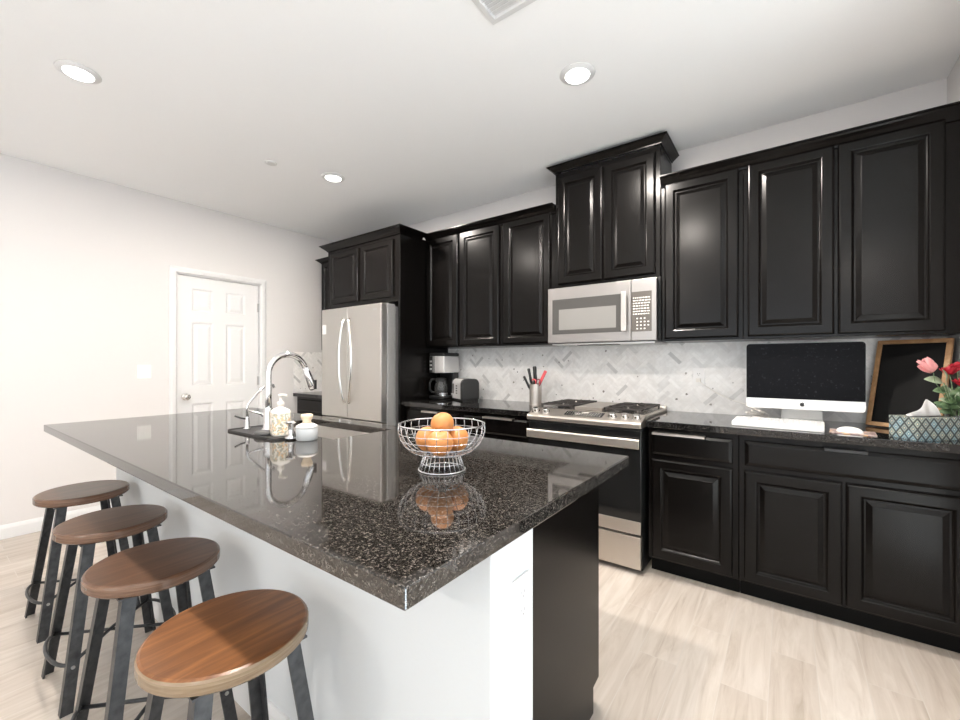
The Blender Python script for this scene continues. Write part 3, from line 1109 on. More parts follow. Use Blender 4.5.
tube(bm, [(fx2, fy2, 0.972), (fx2 - 0.012, fy2 - 0.025, 0.978), (fx2 - 0.024, fy2 - 0.05, 0.992)], 0.0045, 10)
obj('lever', bm, M_blackp, t, smooth=True)

# black tray under the faucets
bm = bmesh.new()
prism(bm, rrect(-2.255, -1.80, 0.940, 1.108, 0.02, 5), 0.9142, 0.9185, 'Z')
tr = obj('sink_mat', bm, mat('black_silicone', (0.028, 0.028, 0.028), 0.5), bev=0.0015)
bm = bmesh.new()
sweep(bm, rrect(-2.252, -1.803, 0.943, 1.105, 0.02, 5), [(-0.003, 0.9185), (0.003, 0.9185), (0.003, 0.9235), (-0.003, 0.9235)], closed=True)
obj('raised_rim', bm, tr.data.materials[0], tr, local=True)
for q in range(1):
    pass
tag(tr, 'black silicone splash tray under the island faucets', 'sink tray')
bm = bmesh.new()
for i in range(3):
    pass
# dark oval scrubber on the tray
bm = bmesh.new()
lathe(bm, [(0, 0), (0.026, 0.0), (0.030, 0.006), (0.029, 0.014), (0.022, 0.021), (0, 0.023)], 0, 0, 20, 0)
for v in bm.verts:
    v.co.x *= 1.35
sc_ = obj('dish_scrubber', bm, mat('scrubber_grey', (0.09, 0.088, 0.085), 0.7), smooth=True)
sc_.location = (-1.965, 0.975, 0.9187)
sc_.rotation_euler = (0, 0, 0.3)
tag(sc_, 'dark grey oval dish scrubber on the tray in front of the tall faucet', 'scrubber')

# soap bottle with a pump
def patterned(name, base, dots, scale):
    m = mat(name, base, 0.35)
    v = nd(m, 'ShaderNodeTexVoronoi'); v.inputs['Scale'].default_value = scale
    lk(m, ocoords(m), v.inputs['Vector'])
    sp = nd(m, 'ShaderNodeSeparateColor'); lk(m, v.outputs['Color'], sp.inputs[0])
    r = ramp(m, sp.outputs[0], [(0.0, dots), (0.38, base), (0.8, (0.80, 0.52, 0.30))], 'CONSTANT')
    lk(m, r.outputs[0], bsdf(m).inputs['Base Color'])
    return m


M_lab = patterned('floral_label', (0.86, 0.80, 0.70), (0.42, 0.42, 0.33), 160)
M_cream = mat('cream_plastic', (0.84, 0.80, 0.73), 0.35)
t = thing('soap_bottle', 'square cream pump soap bottle with speckled floral label', 'soap dispenser', (-1.905, 1.030, 0.9187), -0.25)
bm = bmesh.new()
secs = [(0.047, 0.0), (0.049, 0.004), (0.049, 0.108), (0.045, 0.116), (0.028, 0.124), (0.015, 0.130), (0.014, 0.136)]
R = []
for r, z in secs:
    ex = max(2.0, 5.0 - z * 18)
    ring = []
    for i in range(40):
        a = 2 * PI * i / 40
        cs, sn = math.cos(a), math.sin(a)
        k = (abs(cs) ** ex + abs(sn) ** ex) ** (-1 / ex)
        ring.append(bm.verts.new((r * k * cs, r * k * sn * 0.8, z)))
    R.append(ring)
for a, b in zip(R, R[1:]):
    for i in range(40):
        bm.faces.new([a[i], a[(i + 1) % 40], b[(i + 1) % 40], b[i]])
bm.faces.new(R[0][::-1]); bm.faces.new(R[-1])
ob = obj('bottle', bm, M_cream, t, local=True, smooth=True)
bm = bmesh.new()
R = []
for z in (0.008, 0.104):
    ring = []
    for i in range(40):
        a = 2 * PI * i / 40
        cs, sn = math.cos(a), math.sin(a)
        ex = 4.8 - (z > .05) * 1.7
        k = (abs(cs) ** ex + abs(sn) ** ex) ** (-1 / ex)
        ring.append(bm.verts.new((0.0502 * k * cs, 0.0502 * k * sn * 0.8, z)))
    R.append(ring)
for i in range(40):
    bm.faces.new([R[0][i], R[0][(i + 1) % 40], R[1][(i + 1) % 40], R[1][i]])
lb = obj('floral_label', bm, M_lab, ob, local=True, smooth=True)
bm = bmesh.new()
prism(bm, [(0.018 * math.cos(a / 12 * 2 * PI), 0.066 + 0.016 * math.sin(a / 12 * 2 * PI)) for a in range(12)], -0.0418, -0.0405, 'Y')
obj('brand_circle', bm, M_cream, lb, local=True)
lb.children[0].name = 'label_circle'
bm = bmesh.new()
lathe(bm, [(0, 0.136), (0.016, 0.136), (0.016, 0.152), (0.012, 0.156), (0.0055, 0.157), (0.0055, 0.178), (0.009, 0.180), (0.009, 0.190), (0, 0.191)], 0, 0, 20)
tube(bm, [(0, 0, 0.186), (0.022, 0.010, 0.187), (0.036, 0.018, 0.183)], 0.0055, 10)
obj('pump', bm, M_cream, t, local=True, smooth=True)

# grey pot with a cream brush on top
t = thing('dish_brush_pot', 'small round grey pot holding a cream dish brush on the island', 'brush holder', (-1.712, 1.045, 0.9142))
bm = bmesh.new(); lathe(bm, [(0, 0), (0.040, 0), (0.044, 0.004), (0.0455, 0.050), (0.044, 0.056), (0.040, 0.056), (0.039, 0.030), (0, 0.030)], -1.712, 1.045, 32, 0.9142)
obj('pot', bm, mat('grey_ceramic', (0.55, 0.57, 0.58), 0.3), t, smooth=True)
bm = bmesh.new(); lathe(bm, [(0, 0.032), (0.0385, 0.054), (0.047, 0.057), (0.044, 0.063), (0.032, 0.070), (0.020, 0.075), (0, 0.077)], -1.712, 1.045, 32, 0.9142)
obj('brush_head', bm, mat('cream_bristle', (0.82, 0.80, 0.76), 0.6), t, smooth=True)
bm = bmesh.new(); lathe(bm, [(0, 0.075), (0.019, 0.075), (0.017, 0.083), (0.022, 0.095), (0.026, 0.106), (0.022, 0.113), (0, 0.115)], -1.712, 1.045, 24, 0.9142)
obj('brush_handle', bm, mat('pale_wood', (0.78, 0.63, 0.46), 0.5), t, smooth=True)

t = thing('sink_stopper', 'small spool-shaped chrome sink stopper between bottle and pot', 'stopper', (-1.772, 1.005, 0.9190))
bm = bmesh.new(); lathe(bm, [(0, 0), (0.026, 0), (0.026, 0.006), (0.012, 0.012), (0.011, 0.062), (0.022, 0.070), (0.023, 0.078), (0, 0.080)], -1.772, 1.005, 24, 0.9190)
obj('spool', bm, M_chrome, t, smooth=True)

# ------------------------------------------------------------------ wire fruit bowl with oranges
BX_, BY_, BZ_ = -0.889, 1.009, 0.9143
t = thing('wire_fruit_bowl', 'silver wire footed fruit bowl holding oranges on the island', 'bowl', (BX_, BY_, BZ_))
prof = [(0.055, 0.050), (0.082, 0.054), (0.104, 0.066), (0.122, 0.085), (0.133, 0.106), (0.1385, 0.128), (0.1355, 0.146)]
NM = 26
def circle(r, z, n=48):
    return [(BX_ + r * math.cos(2 * PI * i / n), BY_ + r * math.sin(2 * PI * i / n), BZ_ + z) for i in range(n)]
bm = bmesh.new()
for k in range(NM):
    a = 2 * PI * k / NM
    tube(bm, [(BX_ + r * math.cos(a), BY_ + r * math.sin(a), BZ_ + z) for r, z in prof], 0.0011, 6)
for r, z in ((0.093, 0.0595), (0.116, 0.078), (0.1305, 0.099), (0.1375, 0.121)):
    tube(bm, circle(r, z), 0.0011, 6, closed=True)
tube(bm, circle(0.0555, 0.050), 0.0016, 6, closed=True)
for r in (0.037, 0.018):
    tube(bm, circle(r, 0.0495, 32), 0.0010, 6, closed=True)
for k in range(8):
    a = 2 * PI * k / 8
    tube(bm, [(BX_ + 0.004 * math.cos(a), BY_ + 0.004 * math.sin(a), BZ_ + 0.0485), (BX_ + 0.055 * math.cos(a), BY_ + 0.055 * math.sin(a), BZ_ + 0.0495)], 0.0010, 6)
obj('wire_basket', bm, M_wire, t, smooth=True)
bm = bmesh.new(); tube(bm, circle(0.1355, 0.146), 0.0026, 8, closed=True)
obj('rim', bm, M_wire, t, smooth=True)
bm = bmesh.new()
for k in range(NM):
    a = 2 * PI * k / NM
    tube(bm, [(BX_ + r * math.cos(a), BY_ + r * math.sin(a), BZ_ + z) for r, z in ((0.056, 0.049), (0.064, 0.025), (0.0735, 0.003))], 0.0012, 6)
tube(bm, circle(0.0645, 0.024), 0.0012, 6, closed=True)
tube(bm, circle(0.0735, 0.0026), 0.0024, 8, closed=True)
obj('foot', bm, M_wire, t, smooth=True)

# camera facing directions around the bowl: right r and forward f
rv = Vector((math.cos(math.radians(36.2)), math.sin(math.radians(36.2)), 0)); fv = Vector((-rv.y, rv.x, 0))
ORN = [(-0.046, 0.014, 0.0945, 'orange at the left of the lower layer in the wire bowl'), (0.000, -0.058, 0.0955, 'front middle orange in the lower layer of the wire bowl'),
       (0.046, 0.018, 0.0945, 'orange at the right of the lower layer in the wire bowl'),
       (0.002, -0.008, 0.1470, 'topmost orange resting on the pile in the bowl')]
for k, (a, b, z, lab) in enumerate(ORN):
    ro = 0.0405 if k < 3 else 0.0370
    p = Vector((BX_, BY_, BZ_ + z)) + rv * a + fv * b
    bm = bmesh.new()
    bmesh.ops.create_uvsphere(bm, u_segments=28, v_segments=18, radius=ro)
    for v in bm.verts:
        d = v.co.normalized()
        if d.z > 0.9:
            v.co.z -= 0.0022 * ((d.z - 0.9) / 0.1) ** 2
        v.co.z *= 0.96
    t = thing('orange', lab, 'orange', p, 0, 'oranges in the wire bowl')
    t.rotation_euler = (0.9 * math.sin(k * 2.1) - 0.5, 0.7 * math.cos(k * 1.7), k)
    obj('peel', bm, M_orange, t, local=True, smooth=True)
    bm = bmesh.new(); lathe(bm, [(0, 0), (0.0028, 0), (0.0022, 0.0016), (0, 0.0018)], 0, 0, 8, ro * 0.96 - 0.0024)
    obj('stem_scar', bm, mat('stem_brown', (0.18, 0.13, 0.04), 0.7) if k == 0 else bpy.data.materials['stem_brown'], t, local=True)

# ------------------------------------------------------------------ bar stools
def bar(bm, p0, p1, wy, wx):
    vv = []
    for p in (Vector(p0), Vector(p1)):
        for sx_ in (-1, 1):
            for sy_ in (-1, 1):
                vv.append(bm.verts.new(p + Vector((sx_ * wx / 2, sy_ * wy / 2, 0))))
    for f in ((0, 1, 3, 2), (4, 6, 7, 5), (0, 4, 5, 1), (2, 3, 7, 6), (0, 2, 6, 4), (1, 5, 7, 3)):
        bm.faces.new([vv[i] for i in f])


ZS = 0.615
def make_stool(x, y, label, rot, seat_m, rim_m):
    t = thing('bar_stool', label, 'stool', (x, y, 0), rot, 'bar stools along the island')
    Rr = 0.178
    bm = bmesh.new()
    lathe(bm, [(0, 0), (Rr - 0.006, 0), (Rr, 0.006), (Rr, 0.028), (Rr - 0.003, 0.033)], 0, 0, 64, ZS - 0.036, 1)
    lathe(bm, [(Rr - 0.003, 0.033), (Rr - 0.009, 0.036), (0, 0.036)], 0, 0, 64, ZS - 0.036, 0)
    bmesh.ops.remove_doubles(bm, verts=bm.verts, dist=1e-5)
    obj('seat', bm, [seat_m, rim_m], t, local=True)
    zt = ZS - 0.0365
    bm = bmesh.new()
    bx(bm, -0.13, 0.13, -0.125, -0.075, zt - 0.005, zt)
    bx(bm, -0.13, 0.13, 0.075, 0.125, zt - 0.005, zt)
    for xx in (-0.04, 0.04):
        for yy in (-0.1, 0.1):
            lathe(bm, [(0, 0), (0.006, 0), (0.006, -0.004), (0, -0.005)], xx, yy, 8, zt - 0.005)
    obj('seat_bracket', bm, M_leg, t, local=True)
    for sx_ in (-1, 1):
        for sy_ in (-1, 1):
            bm = bmesh.new()
            top = Vector((sx_ * 0.112, sy_ * 0.096, zt - 0.006)); bot = Vector((sx_ * 0.168, sy_ * 0.168, 0.0005))
            bar(bm, bot, top, 0.035, 0.007)
            # inner flange of the angle iron
            off = Vector((-sx_ * 0.014, sy_ * 0.0145, 0))
            bar(bm, bot + off, top + off, 0.006, 0.024)
            lg = obj('leg', bm, M_leg, t, local=True)
            bm = bmesh.new()
            pp = bot.lerp(top, 0.27)
            tube(bm, [pp + Vector((sx_ * 0.0035, 0, 0)), pp + Vector((sx_ * 0.0075, 0, 0))], 0.006, 10)
            obj('bolt', bm, M_bolt, lg, local=True)
    # footrest: two end arcs joined by crossing diagonals
    bm = bmesh.new()
    zf = 0.160
    def fr(dz, s):
        pts = []
        for i in range(13):
            a = PI + (PI) * i / 12
            pts.append((0.142 * math.cos(a), s * (0.150 - 0.044 * math.sin(a)), zf))
        return pts
    A = fr(0, -1)   # from (-.142,-.15) bulging to -.21 and back to (.142,-.15)
    B = fr(0, 1)
    tube(bm, A, 0.0065, 8); tube(bm, B, 0.0065, 8)
    tube(bm, [(-0.142, -0.150, zf), (0.142, 0.150, zf)], 0.0062, 8)
    tube(bm, [(0.142, -0.150, zf), (0.0, 0.0, zf + 0.013), (-0.142, 0.150, zf)], 0.0062, 8)
    obj('footrest', bm, M_leg, t, local=True, smooth=True)
    return t


make_stool(-1.090, 0.462, 'nearest round bar stool with worn orange-brown seat', 0.0, M_seat, M_rim)
make_stool(-1.662, 0.481, 'second bar stool from the camera, brown seat, between the nearest two others', 0.0, M_seat2, M_rim2)
make_stool(-2.237, 0.504, 'third bar stool from the camera, darker brown seat', 0.0, M_seat2, M_rim2)
make_stool(-2.871, 0.530, 'farthest bar stool, nearest the left wall and door', 0.0, M_seat2, M_rim2)
seconds = ['worn orange-brown round bar stool closest to the camera',
           'brown round bar stool directly behind the orange-brown one',
           'dark brown round bar stool, third from the camera, just in front of the farthest one',
           'farthest round bar stool, closest to the left wall and baseboard']
for o_st, lab in zip([o for o in C.objects if o.name.startswith('bar_stool')], seconds):
    o_st['label'] = lab

# ------------------------------------------------------------------ computer
M_alu = mat('white_aluminium', (0.82, 0.82, 0.81), 0.25, 0.1)
t = thing('desktop_computer', 'all-in-one desktop computer, black screen over a white chin', 'computer', (0.067, 2.99, 0.9143))
x0, x1, z0, z1, yf = -0.197, 0.331, 0.992, 1.366, 2.955
bm = bmesh.new()
# shell: rounded outline, bulging back
poly = rrect(x0, x1, z0, z1, 0.018, 5)
A = [bm.verts.new((u, yf, v)) for u, v in poly]
Bk = [bm.verts.new((u, yf + 0.006, v)) for u, v in poly]
cx, cz = (x0 + x1) / 2, (z0 + z1) / 2
Ck = [bm.verts.new((cx + (u - cx) * 0.8, yf + 0.026, cz + (v - cz) * 0.8)) for u, v in poly]
Dk = [bm.verts.new((cx + (u - cx) * 0.45, yf + 0.040, cz + (v - cz) * 0.45)) for u, v in poly]
bm.faces.new(A)
for P_, Q_ in ((A, Bk), (Bk, Ck), (Ck, Dk)):
    for i in range(len(poly)):
        j = (i + 1) % len(poly)
        bm.faces.new([P_[i], P_[j], Q_[j], Q_[i]])
bm.faces.new(Dk)
sh = obj('shell', bm, M_alu, t)
poly = [p for p in rrect(x0 + 0.0008, x1 - 0.0008, 1.049, z1 - 0.0008, 0.018, 5)]
poly = [p if p[1] > 1.20 else (x0 + 0.0008 if p[0] < cx else x1 - 0.0008, 1.049) for p in poly]
pp = []
for p in poly:
    if not pp or (abs(p[0] - pp[-1][0]) + abs(p[1] - pp[-1][1])) > 1e-6:
        pp.append(p)
if abs(pp[0][0] - pp[-1][0]) + abs(pp[0][1] - pp[-1][1]) < 1e-6:
    pp.pop()
bm = prism(bmesh.new(), pp, yf - 0.0016, yf, 'Y')
scr_m = mat('dusty_screen', (0.008, 0.008, 0.009), 0.16)
bsdf(scr_m).inputs['Specular IOR Level'].default_value = 0.04
_v = nd(scr_m, 'ShaderNodeTexNoise'); _v.inputs['Scale'].default_value = 70; _v.inputs['Detail'].default_value = 6
lk(scr_m, ocoords(scr_m), _v.inputs['Vector'])
_r = ramp(scr_m, _v.outputs[0], [(0.62, (0.006, 0.006, 0.007)), (0.76, (0.03, 0.03, 0.035)), (0.84, (0.12, 0.12, 0.13))])
lk(scr_m, _r.outputs[0], bsdf(scr_m).inputs['Base Color'])
gs = obj('screen_glass', bm, scr_m, t)
gs['label'] = 'black dusty screen'
# apple shaped emblem on the chin
def apple_poly():
    pts = []
    for i in range(40):
        a = PI / 2 + 2 * PI * i / 40
        r = 1.0 - 0.16 * math.exp(-((math.atan2(math.sin(a - PI / 2), math.cos(a - PI / 2))) / 0.35) ** 2) - 0.09 * math.exp(-((math.atan2(math.sin(a + PI / 2), math.cos(a + PI / 2))) / 0.25) ** 2)
        x = 0.93 * r * math.cos(a) * (1 + 0.08 * math.sin(a)); z = r * math.sin(a)
        if (x - 1.12) ** 2 + (z - 0.12) ** 2 < 0.46 ** 2:
            d = math.hypot(x - 1.12, z - 0.12)
            x = 1.12 + (x - 1.12) / d * 0.46; z = 0.12 + (z - 0.12) / d * 0.46
        pts.append((x, z))
    return pts
s_ = 0.0115
ax, az = 0.067, 1.020
bm = bmesh.new()
prism(bm, [(ax + u * s_, az + v * s_) for u, v in apple_poly()], yf - 0.0012, yf, 'Y')
prism(bm, [(ax + (0.02 + u * 0.42) * s_, az + (1.12 + v * 0.42) * s_) for u, v in ((0, -0.3), (0.3, -0.15), (0.75, 0.35), (0.85, 0.95), (0.45, 0.75), (0.05, 0.3))], yf - 0.0012, yf, 'Y')
obj('chin_emblem', bm, M_slot, sh)
bm = bmesh.new()
px0, px1 = -0.028, 0.162
v = [(yf + 0.120, 0.9143), (yf - 0.060, 0.9143), (yf - 0.060, 0.9185), (yf + 0.040, 0.922), (yf + 0.105, 0.930), (yf + 0.062, 1.09), (yf + 0.028, 1.125), (yf + 0.024, 1.12), (yf + 0.066, 1.06), (yf + 0.120, 0.925)]
prism(bm, v, px0, px1, 'X')
obj('stand', bm, M_alu, t, bev=0.0015)

# white keyboard and its wrist slab
t = thing('keyboard', 'long white keyboard lying in front of the computer', 'keyboard', (-0.045, 2.72, 0.9143), math.radians(-3))
bm = bmesh.new(); prism(bm, [(-0.085, 0), (-0.085, 0.018), (-0.075, 0.026), (0.085, 0.036), (0.088, 0.032), (0.088, 0)], -0.195, 0.195, 'X')
kb = obj('case', bm, M_plast, t, local=True, bev=0.004)
bm = bmesh.new()
for r_ in range(5):
    for c_ in range(17):
        yy = -0.060 + r_ * 0.028
        zz = 0.026 + (yy + 0.075) / 0.16 * 0.010
        bx(bm, -0.184 + c_ * 0.0217, -0.184 + c_ * 0.0217 + 0.0185, yy, yy + 0.024, zz, zz + 0.004)
k_ = obj('keys', bm, M_trim, kb, local=True)

bm = prism(bmesh.new(), rrect(-0.085, 0.085, -0.075, 0.075, 0.004, 3), 0, 0.0035, 'Z')
mp_ = obj('mouse_pad', bm, patterned('pink_print', (0.62, 0.50, 0.46), (0.35, 0.25, 0.24), 60), bev=0.001)
mp_.location = (0.255, 2.715, 0.9143); mp_.rotation_euler = (0, 0, math.radians(-4))
tag(mp_, 'small pinkish patterned mouse pad right of the keyboard', 'mouse pad')
bm = bmesh.new()
bmesh.ops.create_uvsphere(bm, u_segments=24, v_segments=14, radius=1)
bmesh.ops.bisect_plane(bm, geom=bm.verts[:] + bm.edges[:] + bm.faces[:], plane_co=(0, 0, 0), plane_no=(0, 0, -1), clear_outer=True)
bmesh.ops.holes_fill(bm, edges=bm.edges)
for v in bm.verts:
    v.co = Vector((v.co.x * 0.031, v.co.y * 0.053, v.co.z * 0.026))
ms = obj('computer_mouse', bm, M_plast, smooth=True)
ms.location = (0.245, 2.705, 0.9182); ms.rotation_euler = (0, 0, math.radians(70))
tag(ms, 'white computer mouse on the pink patterned pad', 'mouse')

# cables
bm = bmesh.new()
pts = []
for i in range(30):
    u = i / 29
    pts.append((-0.487 + 0.43 * u, YT - 0.03 - 0.02 * math.sin(u * PI) - 0.03 * u, 1.135 - 0.16 * (1 - (1 - u) ** 2.2)))
tube(bm, pts, 0.0028, 6)
bx(bm, -0.500, -0.474, YT - 0.032, YT - 0.0088, 1.124, 1.148)
cb = obj('power_cord', bm, mat('white_cord', (0.8, 0.77, 0.72), 0.5), smooth=False)
tag(cb, 'white power cord from the outlet to behind the computer', 'cord')
bm = bmesh.new()
rn = random.Random(11)
pts = []
for i in range(70):
    a = i * 0.55
    pts.append((-0.150 + 0.040 * math.cos(a) + 0.02 * math.sin(a * 0.31), 3.075 + 0.030 * math.sin(a * 1.13), 0.9185 + 0.0011 * i * (0.35 + 0.65 * abs(math.sin(a * 0.5)))))
tube(bm, pts, 0.0026, 6)
cb = obj('cable_bundle', bm, bpy.data.materials['white_cord'], smooth=True)
tag(cb, 'tangled white cable coil on the counter behind the computer', 'cord')

# ------------------------------------------------------------------ chalkboard
pB0 = Vector((0.350, 3.072)); pB1 = Vector((0.594, 2.905))
d2 = (pB1 - pB0); L = d2.length
ang = math.atan2(d2.y, d2.x)
t = thing('chalkboard', 'framed black chalkboard leaning in the corner right of the computer', 'chalkboard', (pB0.x, pB0.y, 0.9143), ang)
H_ = 0.466
lean = Matrix.Rotation(-math.radians(13.5), 4, 'X')
bm = bmesh.new()
fw = 0.021
def fpiece(bm, pts):
    a = [bm.verts.new((u, -0.020, v)) for u, v in pts]; b = [bm.verts.new((u, -0.002, v)) for u, v in pts]
    bm.faces.new(a); bm.faces.new(b[::-1])
    for i in range(4):
        bm.faces.new([a[i], a[(i + 1) % 4], b[(i + 1) % 4], b[i]])
fpiece(bm, [(0, 0), (L, 0), (L - fw, fw), (fw, fw)])
fpiece(bm, [(0, H_), (L, H_), (L - fw, H_ - fw), (fw, H_ - fw)])
fpiece(bm, [(0, 0), (fw, fw), (fw, H_ - fw), (0, H_)])
fpiece(bm, [(L, 0), (L - fw, fw), (L - fw, H_ - fw), (L, H_)])
bm.transform(lean)
bmesh.ops.translate(bm, verts=bm.verts, vec=(0, 0, 0.003))
obj('wooden_frame', bm, M_framew, t, local=True, bev=0.002)
bm = bmesh.new(); bx(bm, fw - 0.002, L - fw + 0.002, -0.013, -0.004, fw - 0.002, H_ - fw + 0.002)
bm.transform(lean)
bmesh.ops.translate(bm, verts=bm.verts, vec=(0, 0, 0.003))
bo = obj('slate', bm, mat('slate_black', (0.007, 0.007, 0.007), 0.65, Specular_IOR_Level=0.15), t, local=True)

# ------------------------------------------------------------------ tissue box
m = mat('tissue_box_print', (0.4, 0.5, 0.5), 0.45)
tc = nd(m, 'ShaderNodeTexCoord'); sp = nd(m, 'ShaderNodeSeparateXYZ'); lk(m, tc.outputs['Object'], sp.inputs[0])
def mth(m, op, a, b=None):
    n = nd(m, 'ShaderNodeMath', operation=op)
    for i, q in enumerate((a, b)):
        if q is None:
            continue
        if isinstance(q, (int, float)):
            n.inputs[i].default_value = q
        else:
            lk(m, q, n.inputs[i])
    return n.outputs[0]
hor = mth(m, 'ADD', sp.outputs[0], sp.outputs[1])
U = mth(m, 'MULTIPLY', hor, 1 / 0.037); V = mth(m, 'MULTIPLY', sp.outputs[2], 1 / 0.048)
a1 = mth(m, 'ADD', U, V); b1 = mth(m, 'SUBTRACT', U, V)
fa = mth(m, 'ABSOLUTE', mth(m, 'SUBTRACT', mth(m, 'FRACT', a1), 0.5)); fb = mth(m, 'ABSOLUTE', mth(m, 'SUBTRACT', mth(m, 'FRACT', b1), 0.5))
mxm = mth(m, 'MAXIMUM', fa, fb)
rr_ = ramp(m, mxm, [(0.0, (0.80, 0.76, 0.66)), (0.10, (0.05, 0.07, 0.08)), (0.15, (0.26, 0.38, 0.42)), (0.27, (0.50, 0.50, 0.45)), (0.34, (0.17, 0.25, 0.28)), (0.41, (0.05, 0.06, 0.065))], 'CONSTANT')
wn = nd(m, 'ShaderNodeTexWhiteNoise'); cmb = nd(m, 'ShaderNodeCombineXYZ')
lk(m, mth(m, 'FLOOR', a1), cmb.inputs[0]); lk(m, mth(m, 'FLOOR', b1), cmb.inputs[1]); lk(m, cmb.outputs[0], wn.inputs['Vector'])
tr_ = ramp(m, wn.outputs['Value'], [(0.0, (0.75, 0.72, 0.66)), (0.4, (0.75, 0.90, 0.98)), (0.7, (0.95, 0.90, 0.78))], 'CONSTANT')
mm = nd(m, 'ShaderNodeMixRGB', blend_type='MULTIPLY'); mm.inputs[0].default_value = 1
lk(m, rr_.outputs[0], mm.inputs[1]); lk(m, tr_.outputs[0], mm.inputs[2]); lk(m, mm.outputs[0], bsdf(m).inputs['Base Color'])
t = thing('tissue_box', 'tissue box with teal and grey diamond pattern at the counter edge', 'tissue box', (0.458, 2.602, 0.9143), math.radians(38))
BL, BD, BH = 0.198, 0.125, 0.098
bm = bmesh.new()
bx(bm, 0, BL, 0, BD, 0, BH)
obj('carton', bm, m, t, local=True, bev=0.0015)
bm = bmesh.new(); prism(bm, [(BL / 2 + 0.070 * math.cos(2 * PI * i / 24), BD / 2 + 0.028 * math.sin(2 * PI * i / 24)) for i in range(24)], BH, BH + 0.0006, 'Z')
obj('opening', bm, M_slot, t, local=True)
# pulled tissue: folded sheet
bm = bmesh.new()
NU, NV = 22, 12
gr = []
for j in range(NV + 1):
    w = j / NV
    row = []
    for i in range(NU + 1):
        u = i / NU
        # profile of the top: tall peak right of the centre, long slope to the left
        top = (0.006 + 0.072 * (u / 0.60) ** 1.25 if u < 0.60 else 0.006 + 0.072 * (1 - ((u - 0.60) / 0.40) ** 1.6))
        xx = BL * 0.5 + (u - 0.5) * (0.150 - 0.012 * w)
        yy = BD * 0.5 + 0.010 * math.sin(u * 9 + w * 2.2) + 0.012 * (w - 0.5) * math.cos(u * 5)
        row.append(bm.verts.new((xx, yy, BH + 0.001 + top * w + 0.0015 * math.sin(u * 17) * w)))
    gr.append(row)
for j in range(NV):
    for i in range(NU):
        bm.faces.new([gr[j][i], gr[j][i + 1], gr[j + 1][i + 1], gr[j + 1][i]])
o = obj('tissue', bm, mat('tissue_paper', (0.86, 0.85, 0.84), 0.9), t, local=True, smooth=True)
sd = o.modifiers.new('thick', 'SOLIDIFY'); sd.thickness = 0.0012

# ------------------------------------------------------------------ flowers in a vase
VX, VY = 0.620, 2.826
t = thing('flower_vase', 'small glass vase of roses and leaves in the counter corner', 'vase', (VX, VY, 0.9143))
bm = bmesh.new(); lathe(bm, [(0, 0), (0.024, 0), (0.027, 0.006), (0.025, 0.05), (0.019, 0.085), (0.022, 0.100), (0.020, 0.100), (0.017, 0.085), (0.022, 0.05), (0.023, 0.012), (0, 0.012)], VX, VY, 28, 0.9143)
obj('vase', bm, mat('vase_glass', (0.75, 0.82, 0.80), 0.05, Transmission_Weight=0.9), t, smooth=True)
M_leaf = mat('leaf_green', (0.085, 0.16, 0.07), 0.45)
_n = noise(M_leaf, ocoords(M_leaf), 45, 3); _r = ramp(M_leaf, _n.outputs[0], [(0.3, (0.05, 0.105, 0.045)), (0.7, (0.16, 0.25, 0.12))]); lk(M_leaf, _r.outputs[0], bsdf(M_leaf).inputs['Base Color'])
M_leaf2 = mat('pale_leaf', (0.33, 0.40, 0.27), 0.5)
M_red = mat('red_petals', (0.45, 0.012, 0.03), 0.55)
M_pink = mat('pink_petals', (0.85, 0.36, 0.36), 0.55)


def leaf(bm, base, tip, w, droop=0.01, n=8):
    base = Vector(base); tip = Vector(tip)
    d = tip - base
    sdv = d.cross(Vector((0, 0, 1)))
    sdv = sdv.normalized() if sdv.length > 1e-5 else Vector((1, 0, 0))
    up = sdv.cross(d).normalized()
    sdv, up = (sdv * 0.45 + up * 0.89).normalized(), (up * 0.45 - sdv * 0.89).normalized()
    L_, M_, R_2 = [], [], []
    for i in range(n + 1):
        u = i / n
        ww = w * math.sin(PI * min(1, u * 0.97 + 0.02)) ** 0.8
        c = base + d * u + up * (droop * math.sin(PI * u))
        M_.append(bm.verts.new(c)); L_.append(bm.verts.new(c + sdv * ww + up * ww * 0.35)); R_2.append(bm.verts.new(c - sdv * ww + up * ww * 0.35))
    for i in range(n):
        bm.faces.new([L_[i], L_[i + 1], M_[i + 1], M_[i]]); bm.faces.new([M_[i], M_[i + 1], R_2[i + 1], R_2[i]])


def solid(o, th=0.001):
    s = o.modifiers.new('thick', 'SOLIDIFY'); s.thickness = th
    return o


def rose(bm, c, r, seed, tilt=(0, 0)):
    rn = random.Random(seed)
    c = Vector(c)
    for layer in range(5):
        npet = 3 + layer
        rad = r * (0.22 + 0.19 * layer)
        h = r * (1.05 - 0.13 * layer)
        for k in range(npet):
            a0 = 2 * PI * (k + rn.random() * 0.4) / npet + layer * 0.7
            wa = 2 * PI / npet * 0.75
            rows = []
            for j in range(5):
                v = j / 4
                rw = []
                for i in range(6):
                    u = i / 5 - 0.5
                    a = a0 + u * wa
                    rr2 = rad * (0.35 + 0.65 * math.sin(v * PI / 2)) * (1 + 0.22 * layer / 4 * max(0, v - 0.7) * 4)
                    z = -0.55 * r + (h + 0.55 * r) * v - 0.25 * r * (2 * u) ** 2 * v
                    rw.append(bm.verts.new(c + Vector((rr2 * math.cos(a) + tilt[0] * z, rr2 * math.sin(a) + tilt[1] * z, z))))
                rows.append(rw)
            for j in range(4):
                for i in range(5):
                    bm.faces.new([rows[j][i], rows[j][i + 1], rows[j + 1][i + 1], rows[j + 1][i]])


